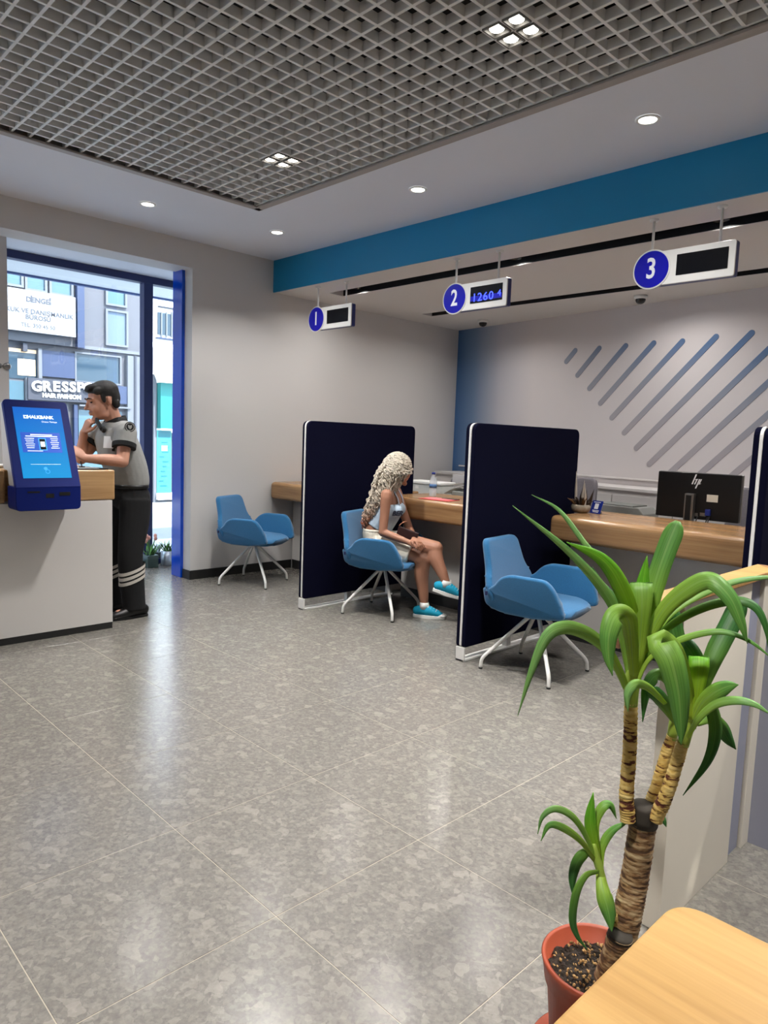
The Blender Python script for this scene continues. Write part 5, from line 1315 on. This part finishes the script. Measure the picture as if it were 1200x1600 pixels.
# ------------------------------------------------------------------ guard at the desk
GXc = -5.12
g = thing('person', 'standing man in grey uniform shirt and black trousers, phone at his face', 'person', (GXc, 2.28, 0))
hc = on_x(161, 626, GXc)
Mh = Matrix.Rotation(math.radians(-6), 3, 'Z') @ Matrix.Rotation(math.radians(14), 3, 'X')
bm = bmesh.new()
head(bm, hc, Mh, 1.10)
nk = Vector((GXc, 2.235, 1.40))
tube_bm([hc + Mh @ Vector((0, 0.03, -0.04)), hc + Mh @ Vector((0, 0.035, -0.11)), nk], [0.056, 0.058, 0.066], 14, 3, True, None, bm)
tube_bm([(GXc, 2.32, 0.90), (GXc, 2.31, 1.05), (GXc, 2.27, 1.2), (GXc, 2.23, 1.34), (GXc, 2.225, 1.41)], [(0.15, 0.10), (0.14, 0.095), (0.155, 0.10), (0.17, 0.09), (0.10, 0.07)], 16, 4, True, (1, 0, 0), bm)
shL, shR = Vector((-4.945, 2.225, 1.375)), Vector((-5.295, 2.215, 1.375))
elL, wrL = Vector((-4.885, 2.175, 1.165)), Vector((-4.905, 1.925, 1.185))
elR = on_x(127, 713, -5.30); elR.z = 1.165; wrR = on_x(131, 676, -5.27)
tube_bm([shL, shL.lerp(elL, 0.5), elL], [0.05, 0.048, 0.042], 12, 4, True, None, bm, True)
tube_bm([elL, elL.lerp(wrL, 0.35) + Vector((0, 0, 0.004)), wrL], [0.043, 0.043, 0.029], 12, 4, True, None, bm, True)
hand(bm, wrL, Vector((-0.02, -0.8, 0.55)), (0.75, 0.2, 0.5), 0.35, 1)
tube_bm([shR, shR.lerp(elR, 0.5), elR], [0.05, 0.046, 0.040], 12, 4, True, None, bm, True)
tube_bm([elR, elR.lerp(wrR, 0.35), wrR], [0.041, 0.042, 0.029], 12, 4, True, None, bm, True)
hnd = on_x(143, 650, -5.21)
hand(bm, wrR, (hnd - wrR), (0.15, -0.85, 0.1), 0.85, 1, 1.05)
for s, kx, ky, ax_, ay in ((1, -5.00, 2.29, -4.985, 2.315), (-1, -5.235, 2.24, -5.225, 2.25)):
    tube_bm([(GXc + s * 0.09, 2.33, 0.92), (kx, ky, 0.5), (ax_, ay, 0.1)], [0.075, 0.055, 0.04], 12, 4, True, None, bm, True)
    tube_bm([(ax_, ay + 0.03, 0.06), (ax_ + 0.005, ay - 0.13, 0.045)], [0.035, 0.03], 10, 2, True, None, bm, True)
link('body', remeshed(bm, 0.0055, 3), M_skin1, g)
# eyes and brows
M_eye = mat('eye_dark', (40, 30, 28), 0.3); M_brow = mat('brow_hair', (34, 27, 25), 0.8)
for s in (-1, 1):
    b2 = bmesh.new(); ell_bm(b2, hc + Mh @ Vector((s * 0.036, -0.0935, 0.004)), (0.013, 0.008, 0.005), n=10); link('eye', mesh_of(b2, 'eye', True), M_eye, g)
    tube('eyebrow', [hc + Mh @ Vector((s * a, b, c)) for a, b, c in ((0.014, -0.113, 0.029), (0.036, -0.108, 0.035), (0.056, -0.090, 0.028))], [0.0035, 0.0045, 0.002], M_brow, g, 8, 3)
# hair
hb = bmesh.new()
def Eh(p, r, rot=(0, 0, 0)):
    b2 = bmesh.new(); bmesh.ops.create_uvsphere(b2, u_segments=20, v_segments=14, radius=1.0)
    merge(hb, b2, Matrix.Translation(hc) @ Mh.to_4x4() @ Matrix.Translation(Vector(p) * 1.1) @ Euler(rot).to_matrix().to_4x4() @ Matrix.Diagonal((r[0] * 1.1, r[1] * 1.1, r[2] * 1.1, 1)))
Eh((0, 0.018, 0.058), (0.079, 0.098, 0.072)); Eh((0, 0.056, 0.02), (0.073, 0.058, 0.080)); Eh((0, -0.048, 0.096), (0.058, 0.044, 0.024)); Eh((0.0, -0.082, 0.083), (0.040, 0.016, 0.014))
for s in (-1, 1): Eh((s * 0.064, 0.02, 0.042), (0.014, 0.045, 0.028)); Eh((s * 0.068, -0.014, 0.02), (0.010, 0.016, 0.034)); Eh((s * 0.060, -0.03, 0.068), (0.016, 0.036, 0.024)); Eh((s * 0.052, 0.062, -0.03), (0.022, 0.026, 0.034))
link('hair', remeshed(hb, 0.005, 4), mat('hair_black', (20, 17, 17), 0.6, bump=0.6, bscale=260), g)
# shirt
M_shirt = mat('shirt_grey', (138, 138, 136), 0.8, var=0.05, vscale=25, bump=0.35, bscale=16)
M_blk = mat('uniform_black', (9, 9, 12), 0.85, bump=0.3, bscale=14)
sb = bmesh.new()
tube_bm([(GXc, 2.325, 0.965), (GXc, 2.325, 1.02), (GXc, 2.30, 1.12), (GXc, 2.255, 1.24), (GXc, 2.225, 1.33), (GXc, 2.225, 1.40), (GXc, 2.23, 1.435)],
        [(0.172, 0.132), (0.182, 0.142), (0.19, 0.146), (0.20, 0.145), (0.205, 0.128), (0.155, 0.10), (0.085, 0.075)], 24, 4, True, (1, 0, 0), sb)
cuffL = shL.lerp(elL, 0.52); cuffR = shR.lerp(elR, 0.52)
for sh_, cf, el in ((shL, cuffL, elL), (shR, cuffR, elR)):
    s = 1 if sh_.x > GXc else -1
    tube_bm([Vector((GXc + s * 0.09, 2.225, 1.375)), sh_ + Vector((s * 0.0, 0, 0.0)), sh_.lerp(cf, 0.6), cf], [0.075, 0.078, 0.078, 0.080], 18, 4, True, None, sb)
link('shirt', remeshed(sb, 0.007, 6), M_shirt, g)
for nm, sh_, cf, el in (('cuff', shL, cuffL, elL), ('cuff', shR, cuffR, elR)):
    d = (el - sh_).normalized()
    b2 = tube_bm([cf - d * 0.026, cf - d * 0.01, cf + d * 0.006], [0.083, 0.083, 0.082], 36, 1, True)
    link(nm, mesh_of(b2, 'cuff', False), M_blk, g)
# collar: a band round the neck with two points
cb2 = bmesh.new()
cN = Vector((GXc, 2.222, 1.437))
rings = []
for k in range(25):
    a_ = -PI / 2 + 0.16 + (2 * PI - 0.32) * k / 24
    lift = 0.03 * (0.5 + 0.5 * math.sin(a_))
    fr = max(0.0, -math.sin(a_)) ** 2
    top = cN + Vector((0.070 * math.cos(a_), 0.078 * math.sin(a_), 0.028 + lift - 0.028 * fr)); bot = cN + Vector((0.094 * math.cos(a_), 0.100 * math.sin(a_) - 0.01 * fr, -0.022 + lift * 0.6 - 0.055 * fr))
    rings.append((cb2.verts.new(top), cb2.verts.new(bot)))
for (a, b), (c, d) in zip(rings, rings[1:]): cb2.faces.new((a, b, d, c))
o = link('collar', mesh_of(cb2, 'collar', True), M_blk, g); sd = o.modifiers.new('t', 'SOLIDIFY'); sd.thickness = 0.006
# trousers with reflective bands
tb_ = bmesh.new()
ell_bm(tb_, (GXc, 2.335, 0.895), (0.178, 0.140, 0.115), n=22)
tube_bm([(GXc, 2.327, 0.90), (GXc, 2.325, 0.975)], [(0.176, 0.136), (0.170, 0.128)], 22, 2, True, (1, 0, 0), tb_)
LEG = {}
for s, kx, ky, ax_, ay in ((1, -5.00, 2.285, -4.985, 2.305), (-1, -5.235, 2.235, -5.225, 2.24)):
    pts = [Vector((GXc + s * 0.088, 2.335, 0.88)), Vector((GXc + s * 0.10, 2.325, 0.72)), Vector((kx, ky, 0.48)), Vector((kx + s * 0.004, ky + 0.01, 0.28)), Vector((ax_, ay, 0.10)), Vector((ax_, ay, 0.06))]
    LEG[s] = pts
    tube_bm(pts, [(0.098, 0.118), (0.092, 0.112), (0.080, 0.092), (0.078, 0.090), (0.072, 0.085), (0.073, 0.088)], 20, 5, True, (1, 0, 0), tb_)
link('trousers', remeshed(tb_, 0.008, 5), M_blk, g)
M_refl = mat('reflective_band', (196, 190, 182), 0.45)
for s in (1, -1):
    kx, ky = LEG[s][3].x, LEG[s][3].y
    for k in range(3):
        z = 0.365 - 0.037 * k
        rg = bmesh.new(); rr = []
        for i in range(25):
            a_ = 2 * PI * i / 24; cx_, cy_ = kx + 0.0835 * math.cos(a_), ky + 0.097 * math.sin(a_)
            dz = 0.035 * math.sin(a_)
            rr.append((rg.verts.new((cx_, cy_, z + 0.012 + dz)), rg.verts.new((cx_, cy_, z - 0.012 + dz))))
        for (a, b), (c, d) in zip(rr, rr[1:]): rg.faces.new((a, b, d, c))
        o = link('reflective_band', mesh_of(rg, 'band', True), M_refl, g)
# belt, shoes, badge, phone
b2 = tube_bm([(GXc, 2.326, 0.962), (GXc, 2.326, 0.99)], [(0.178, 0.138), (0.178, 0.138)], 28, 1, True, (1, 0, 0)); link('belt', mesh_of(b2, 'belt', True), mat('belt_black', (12, 12, 13), 0.4), g)
M_shoe = mat('black_leather', (13, 13, 14), 0.35)
for s in (1, -1):
    ax_, ay = LEG[s][4].x, LEG[s][4].y
    sbm = bmesh.new()
    tube_bm([(ax_, ay + 0.075, 0.05), (ax_, ay + 0.02, 0.06), (ax_ + 0.004, ay - 0.07, 0.045), (ax_ + 0.006, ay - 0.155, 0.033)], [(0.038, 0.045), (0.044, 0.055), (0.047, 0.04), (0.038, 0.028)], 16, 4, True, (1, 0, 0), sbm, True)
    sh_o = link('shoe', mesh_of(sbm, 'shoe', True), M_shoe, g)
    slab('sole', round_poly([(-0.036, 0.105), (0.036, 0.105), (0.046, -0.06), (0.034, -0.185), (-0.026, -0.185), (-0.042, -0.06)], 0.03, 5), 0.0, 0.018, lambda u, v, w, a=ax_, b=ay: (a + u, b + v, w), mat('sole_black', (10, 10, 10), 0.7), sh_o, 0.004, 2)
# sleeve badge: on the outside of the left sleeve, facing +x and the camera
bc = on_x(203, 667, -4.868)
nrm = Vector((0.97, -0.2, 0.12)).normalized(); ex_ = Vector((0.2, 0.97, 0)).normalized(); ey_ = nrm.cross(ex_)
def disc(nm, r0, r1, h, m, oy=0.0, ox=0.0):
    b2 = lathe_bm([(r0, 0), (r0, h), (r1, h), (r1, 0)] if r0 > 0 else [(0, h), (r1, h), (r1, 0), (0, 0)], 28); bmesh.ops.transform(b2, matrix=frame_M(bc + ey_ * oy + ex_ * ox, ex_, ey_), verts=b2.verts); return link(nm, mesh_of(b2, nm), m, g)
disc('sleeve_badge', 0.0, 0.036, 0.003, M_blk); disc('badge_ring', 0.026, 0.031, 0.0042, M_shirt)
slab('badge_shield', [(-0.014, 0.014), (-0.004, 0.010), (0.004, 0.010), (0.014, 0.014), (0.012, -0.006), (0, -0.018), (-0.012, -0.006)], 0.003, 0.0046, lambda u, v, w: bc + ex_ * u + ey_ * v + nrm * w, M_shirt, g)
# name tag and strap on the chest
ct = on_x(170, 691, -4.995)
nt_ = Vector((0.62, -0.76, 0.15)).normalized(); e1 = Vector((0.78, 0.62, 0)).normalized(); e2 = nt_.cross(e1)
quad_box('name_tag', ct, e1, e2, 0.075, 0.085, 0.004, mat('name_tag_white', (226, 226, 226), 0.35), g, 0.001)
pk = on_x(176, 672, -5.00); quad_box('pocket_print', pk, e1, e2, 0.06, 0.03, 0.003, mat('shirt_print', (170, 172, 174), 0.7), g)
p0_, p1_ = on_x(188, 655, -4.985), on_x(177, 705, -4.972)
tube('shoulder_strap', [p0_ + Vector((-0.01, 0.0, 0.0)), p0_.lerp(p1_, 0.5) + Vector((0.006, -0.008, 0)), p1_], [(0.011, 0.004)] * 3, M_blk, g, 8, 4, (0.6, 0.7, 0))
ph_ = thing('telephone_handset', 'black telephone handset held by the man at the desk', 'phone', on_x(152, 660, -5.2))
h0, h1 = on_x(148, 645, -5.14), on_x(160, 671, -5.05)
tube('handle', [h0, h0.lerp(h1, 0.5) + Vector((0, -0.008, -0.004)), h1], [(0.014, 0.012), (0.016, 0.014), (0.019, 0.015)], M_black, ph_, 12, 4)
for q_, r_ in ((h0, 0.02), (h1, 0.024)):
    b2 = bmesh.new(); ell_bm(b2, q_ + Vector((0, 0.008, 0)), (r_, 0.018, r_)); link('earpiece', mesh_of(b2, 'ear', True), M_black, ph_)

# ------------------------------------------------------------------ seated woman at counter 2
PS = math.radians(32)
Fw, Rw = Vector((math.cos(PS), math.sin(PS), 0)), Vector((math.sin(PS), -math.cos(PS), 0))
H0 = Vector((-4.10, 3.93, 0.56))
def wp_(x, y, s=0.0): return on_plane(x, y, H0 + Rw * s, Rw)
wmn = thing('person', 'seated woman with long curly blonde hair, white shorts and turquoise sneakers', 'person', (-4.08, 3.95, 0))
hip = Vector((-4.085, 3.945, 0.545)); hipR = hip + Rw * 0.085; hipL = hip - Rw * 0.085
wst = wp_(589, 826); chs = wp_(605, 795); nkb = wp_(612, 764); hdc = wp_(623, 733)
sR, sL = wp_(604, 773, 0.15), nkb - Rw * 0.16 + Vector((0, 0, -0.03))
eR = wp_(598, 832, 0.185); wR_ = wp_(640, 848, 0.19)
eL = wp_(640, 828, -0.14); wL_ = wp_(647, 841, 0.13)
kR = wp_(663, 874, 0.085); aR = wp_(663, 938, 0.085); kL = wp_(680, 857, 0.08); aL = wp_(697, 911, 0.15)
kR.z = max(kR.z, 0.45); aR.z = 0.10
bm = bmesh.new()
Mw = Matrix.Rotation(math.radians(84) + PI / 2, 3, 'Z') @ Matrix.Rotation(math.radians(6), 3, 'X')
head(bm, hdc + Vector((0, 0, -0.005)), Mw, 0.96, True)
side_w = Rw
tube_bm([hdc + Mw @ Vector((0, 0.03, -0.04)), hdc + Mw @ Vector((0, 0.03, -0.10)), nkb + Vector((0, 0, -0.01))], [0.046, 0.046, 0.052], 14, 3, True, None, bm)
tube_bm([hip + Vector((0, 0, -0.03)), hip + Vector((0, 0, 0.05)), wst, chs + Fw * 0.01, nkb + Vector((0, 0, -0.055)), nkb + Vector((0, 0, -0.015))],
        [(0.145, 0.11), (0.15, 0.112), (0.125, 0.102), (0.135, 0.10), (0.145, 0.07), (0.07, 0.05)], 20, 4, True, side_w, bm)
for s in (-1, 1): ell_bm(bm, chs + Rw * s * 0.06 + Fw * 0.075 + Vector((0, 0, 0.0)), (0.055, 0.055, 0.052))
for sh_, el, wr in ((sR, eR, wR_), (sL, eL, wL_)):
    tube_bm([nkb + (sh_ - nkb) * 0.55 + Vector((0, 0, -0.02)), sh_, sh_.lerp(el, 0.5), el], [0.042, 0.046, 0.038, 0.033], 12, 4, True, None, bm, True)
    tube_bm([el, el.lerp(wr, 0.35), wr], [0.034, 0.033, 0.022], 12, 4, True, None, bm, True)
hpt = wp_(664, 855, 0.18)
hand(bm, wR_, (hpt - wR_), Vector((0, 0, 0.75)) + Rw * 0.65, 0.45, -1, 0.92)
hpt2 = wp_(662, 850, 0.17)
hand(bm, wL_, (hpt2 - wL_) * 1.0 + Rw * 0.05, Vector((0.1, 0, 0.8)) + Rw * 0.3 + Fw * 0.5, 0.6, 1, 0.92)
tube_bm([hipR, hipR.lerp(kR, 0.5) + Vector((0, 0, 0.015)), kR], [0.096, 0.086, 0.060], 16, 5, True, None, bm, True)
tube_bm([kR, kR.lerp(aR, 0.3) - Fw * 0.022, kR.lerp(aR, 0.65) - Fw * 0.01, aR], [0.057, 0.060, 0.045, 0.033], 14, 5, True, None, bm, True)
tube_bm([hipL, hipL.lerp(kL, 0.5) + Vector((0, 0, 0.01)), kL], [0.094, 0.084, 0.062], 16, 5, True, None, bm, True)
tube_bm([kL, kL.lerp(aL, 0.3) - Fw * 0.022 , kL.lerp(aL, 0.65) - Fw * 0.008, aL], [0.058, 0.061, 0.045, 0.033], 14, 5, True, None, bm, True)
fdR = Vector((math.cos(math.radians(32)), math.sin(math.radians(32)), 0)); fdL = (Fw * 1.0 + Vector((0, 0, -0.22))).normalized()
tube_bm([aR + Vector((0, 0, -0.01)), aR + fdR * 0.05 + Vector((0, 0, -0.055)), aR + fdR * 0.11 + Vector((0, 0, -0.07))], [0.028, 0.022, 0.014], 12, 3, True, None, bm, True)
tube_bm([aL + Vector((0, 0, -0.01)), aL + fdL * 0.05 + Vector((0, 0, -0.045)), aL + fdL * 0.11 + Vector((0, 0, -0.055))], [0.028, 0.022, 0.014], 12, 3, True, None, bm, True)
link('body', remeshed(bm, 0.0055, 3), M_skin2, wmn)
# crop top and straps
M_top = mat('crop_top', (178, 196, 212), 0.8, var=0.04, vscale=30, bump=0.2, bscale=40)
tb_ = bmesh.new()
low_t = wst.lerp(chs, 0.12)
tube_bm([low_t, chs + Fw * 0.012, chs.lerp(nkb, 0.33) + Fw * 0.012], [(0.134, 0.112), (0.145, 0.112), (0.140, 0.092)], 22, 4, True, side_w, tb_)
for s in (-1, 1): ell_bm(tb_, chs + Rw * s * 0.06 + Fw * 0.08 + Vector((0, 0, 0.0)), (0.060, 0.060, 0.056))
link('crop_top', remeshed(tb_, 0.006, 5), M_top, wmn)
for s in (-1, 1):
    q0 = chs + Rw * s * 0.075 + Fw * 0.115 + Vector((0, 0, 0.045)); q2 = nkb + Rw * s * 0.085 + Vector((0, 0, 0.0)); q3 = chs + Rw * s * 0.08 - Fw * 0.085 + Vector((0, 0, 0.03))
    tube('strap', [q0, q0.lerp(q2, 0.55) + Fw * 0.025, q2 + Vector((0, 0, 0.008)), q3], [(0.012, 0.004)] * 4, M_top, wmn, 8, 5, Rw)
tn = (Rw * 0.75 + Fw * 0.66).normalized(); te = (Fw * 0.75 - Rw * 0.66).normalized()
to_ = chs + Fw * 0.094 + Rw * 0.094 + Vector((0, 0, -0.022))
text('top_print', 'BER', 0.055, to_ + tn * 0.022, te, (0, 0, 1), mat('print_dark', (40, 44, 60), 0.7), wmn, ext=0.004, off=0.001, shear=0.3)
# shorts
M_shorts = mat('shorts_cream', (214, 206, 190), 0.85, var=0.04, vscale=30, bump=0.35, bscale=22)
tb_ = bmesh.new()
tube_bm([hip + Vector((0, 0, -0.05)), hip + Vector((0, 0, 0.04)), wst + Vector((0, 0, -0.035)), wst + Vector((0, 0, -0.005))], [(0.165, 0.122), (0.168, 0.124), (0.145, 0.114), (0.136, 0.108)], 22, 4, True, side_w, tb_)
tube_bm([hipR, hipR.lerp(kR, 0.3) + Vector((0, 0, 0.012)), hipR.lerp(kR, 0.72) + Vector((0, 0, 0.006))], [0.106, 0.104, 0.100], 20, 5, True, None, tb_)
tube_bm([hipL, hipL.lerp(kL, 0.3) + Vector((0, 0, 0.01)), hipL.lerp(kL, 0.46) + Vector((0, 0, 0.01))], [0.104, 0.100, 0.098], 20, 5, True, None, tb_)
link('shorts', remeshed(tb_, 0.007, 5), M_shorts, wmn)
b2 = tube_bm([wst + Vector((0, 0, -0.02)), wst + Vector((0, 0, 0.004))], [(0.140, 0.112), (0.137, 0.110)], 26, 1, True, side_w); link('waistband', mesh_of(b2, 'waistband', True), M_shorts, wmn)
# sneakers and socks
M_turq = mat('sneaker_turquoise', (14, 156, 190), 0.7, bump=0.1, bscale=200); M_sole = mat('sneaker_white', (232, 232, 228), 0.6)
def sneaker(an, fd, floor_z=None):
    up_ = Vector((0, 0, 1)); up_ = (up_ - fd * up_.dot(fd)).normalized(); sd_ = fd.cross(up_)
    base = an - up_ * (0.088 if floor_z is None else an.z - floor_z - 0.0)
    L0 = lambda f, h: base + fd * (f * 0.88) + up_ * h
    sk = bmesh.new()
    tube_bm([L0(-0.065, 0.050), L0(-0.02, 0.058), L0(0.045, 0.056), L0(0.12, 0.040), L0(0.172, 0.030)], [(0.031, 0.034), (0.037, 0.042), (0.040, 0.040), (0.038, 0.027), (0.028, 0.015)], 16, 4, True, sd_, sk, True)
    o_ = link('sneaker', mesh_of(sk, 'sneaker', True), M_turq, wmn)
    ol = round_poly([(-0.098, -0.030), (0.03, -0.040), (0.14, -0.043), (0.198, -0.02), (0.198, 0.02), (0.14, 0.043), (0.03, 0.040), (-0.098, 0.030)], 0.03, 4)
    slab('sole', ol, 0.0, 0.024, lambda u, v, w: L0(u, w) + sd_ * v, M_sole, o_, 0.004, 2)
    tc_ = bmesh.new(); ell_bm(tc_, (0, 0, 0), (0.042, 0.038, 0.02), n=14); merge_m = Matrix(((fd.x, sd_.x, up_.x, 0), (fd.y, sd_.y, up_.y, 0), (fd.z, sd_.z, up_.z, 0), (0, 0, 0, 1)))
    bmesh.ops.transform(tc_, matrix=Matrix.Translation(L0(0.163, 0.026)) @ merge_m, verts=tc_.verts); link('toe_cap', mesh_of(tc_, 'toe', True), M_sole, o_)
    for k in range(4):
        f_ = 0.04 + 0.024 * k; h_ = 0.098 - 0.009 * k
        tube('lace', [L0(f_, h_ - 0.012) - sd_ * 0.028, L0(f_ + 0.004, h_), L0(f_, h_ - 0.012) + sd_ * 0.028], 0.0035, M_sole, o_, 6, 4)
    tube('lace', [L0(0.02, 0.085), L0(0.03, 0.12), L0(0.045, 0.10)], 0.0035, M_sole, o_, 6, 4)
    tube('sock', [an + up_ * 0.022, an - up_ * 0.03], [(0.037, 0.037), (0.04, 0.04)], M_sole, wmn, 14, 2)
sneaker(aR, fdR, 0.0); sneaker(aL, fdL)
# clutch held in the lap
cl0 = wp_(621, 830, 0.12); cl1 = wp_(652, 842, 0.14)
cu = thing('wallet', 'dark brown wallet clutch held in the seated woman\'s lap', 'wallet', cl0)
dcl = (cl1 - cl0).normalized(); ucl = (Vector((0, 0, 1)) - dcl * dcl.z).normalized(); ncl = dcl.cross(ucl)
slab('cover', round_poly([(0, -0.045), (0.17, -0.045), (0.17, 0.045), (0, 0.045)], 0.01, 4), -0.012, 0.012, lambda u, v, w: cl0 + dcl * u + ucl * v + ncl * w, mat('wallet_brown', (46, 24, 24), 0.45), cu, 0.004, 2)
slab('edge_trim', [(0.004, -0.047), (0.166, -0.047), (0.166, -0.042), (0.004, -0.042)], -0.0128, 0.0128, lambda u, v, w: cl0 + dcl * u + ucl * v + ncl * w, mat('wallet_trim', (150, 96, 70), 0.4), cu)
tube('wrist_cord', [cl0 + ucl * 0.045, cl0 + ucl * 0.08 + dcl * 0.02, cl0 + ucl * 0.10 + dcl * 0.05], 0.004, mat('cord_tan', (190, 130, 100), 0.6), cu, 6, 4)
# hair: soft inner volume plus many curly locks
def hair_mat(name):
    m = bpy.data.materials.new(name); m.use_nodes = True
    nt = m.node_tree; b = nt.nodes['Principled BSDF']; L = nt.links.new; b.inputs['Roughness'].default_value = 0.55
    gm = nt.nodes.new('ShaderNodeNewGeometry'); s = nt.nodes.new('ShaderNodeSeparateXYZ'); L(gm.outputs['Position'], s.inputs[0])
    n = nt.nodes.new('ShaderNodeTexNoise'); n.inputs['Scale'].default_value = 26; L(gm.outputs['Position'], n.inputs['Vector'])
    ad = nt.nodes.new('ShaderNodeMath'); ad.operation = 'MULTIPLY_ADD'; ad.inputs[1].default_value = 0.20; L(n.outputs['Fac'], ad.inputs[0]); L(s.outputs['Z'], ad.inputs[2])
    mr = nt.nodes.new('ShaderNodeMapRange'); mr.inputs['From Min'].default_value = 0.77; mr.inputs['From Max'].default_value = 1.45; L(ad.outputs[0], mr.inputs['Value'])
    r = nt.nodes.new('ShaderNodeValToRGB'); e = r.color_ramp.elements
    e[0].position = 0.0; e[0].color = (*lin((196, 104, 66)), 1); e[1].position = 1.0; e[1].color = (*lin((196, 187, 171)), 1)
    q = e.new(0.13); q.color = (*lin((192, 150, 126)), 1); q = e.new(0.28); q.color = (*lin((190, 176, 160)), 1)
    L(mr.outputs['Result'], r.inputs['Fac']); L(r.outputs['Color'], b.inputs['Base Color'])
    return m
M_hairw = hair_mat('curly_blonde')
hdir = Mw @ Vector((0, -1, 0))
ctr = [wp_(622, 722, 0.0), wp_(611, 742, 0.02), wp_(598, 772, 0.03), wp_(583, 800, 0.03), wp_(574, 824, 0.03)]
hv = bmesh.new()
ell_bm(hv, hdc - hdir * 0.02 + Vector((0, 0, 0.03)), (0.092, 0.092, 0.10), n=20)
tube_bm([ctr[0] - hdir * 0.02, ctr[1], ctr[2], ctr[3], ctr[4]], [(0.075, 0.065), (0.085, 0.062), (0.075, 0.042), (0.05, 0.028), (0.02, 0.014)], 18, 4, True, Rw, hv)
link('hair', remeshed(hv, 0.009, 4), M_hairw, wmn)
hs = bmesh.new(); rn = random.Random(21)
def lock(root, side_off, fwd_off, ln):
    n_ = 46; ph = rn.uniform(0, 2 * PI); fr = rn.uniform(9, 14); amp = rn.uniform(0.008, 0.014)
    cps = [root]
    cps.append(root + (root - hdc).normalized() * 0.018 + Vector((0, 0, -0.045)))
    cps.append(root.lerp(ctr[1] + Rw * side_off * 0.135 + Fw * fwd_off * 0.115, 0.8))
    cps.append(ctr[2] + Rw * side_off * 0.12 + Fw * fwd_off * 0.085); cps.append(ctr[3] + Rw * side_off * 0.10 + Fw * fwd_off * 0.065); cps.append(ctr[4] + Rw * side_off * 0.06 + Fw * fwd_off * 0.04 + Vector((0, 0, rn.uniform(-0.03, 0.05))))
    C_ = catmull(cps, 10); C_ = C_[:max(10, int(len(C_) * ln))]
    pts = []
    for i, c in enumerate(C_):
        for q in (0.0, 0.5):
            t = (i + q) / len(C_)
            cc = c if q == 0 or i + 1 >= len(C_) else c.lerp(C_[i + 1], 0.5)
            a_ = ph + t * fr * 2 * PI; am = amp * min(1, t * 6 + 0.3)
            pts.append(cc + Rw * (am * math.cos(a_)) + Fw * (am * math.sin(a_)) + Vector((0, 0, 0.3 * am * math.cos(a_ * 0.7))))
    tube_bm(pts, [0.0046] * (len(pts) - 1) + [0.0015], 4, 1, False, None, hs)
for k in range(460):
    th = rn.uniform(0, 2 * PI); ze = rn.uniform(-0.25, 1.0); rr_ = math.sqrt(max(0, 1 - ze * ze))
    n3 = Vector((rr_ * math.cos(th), rr_ * math.sin(th), ze))
    if n3.dot(hdir) > 0.62 and ze < 0.55: continue
    root = hdc - hdir * 0.018 + Vector((0, 0, 0.028)) + Vector((n3.x * 0.100, n3.y * 0.100, n3.z * 0.108))
    lock(root, max(-1, min(1, n3.dot(Rw) * 1.0 + rn.uniform(-0.25, 0.25))), max(-1, min(1.1, n3.dot(Fw) + rn.uniform(-0.3, 0.3))), rn.uniform(0.62, 1.0))
link('curly_locks', mesh_of(hs, 'locks', True), M_hairw, wmn)
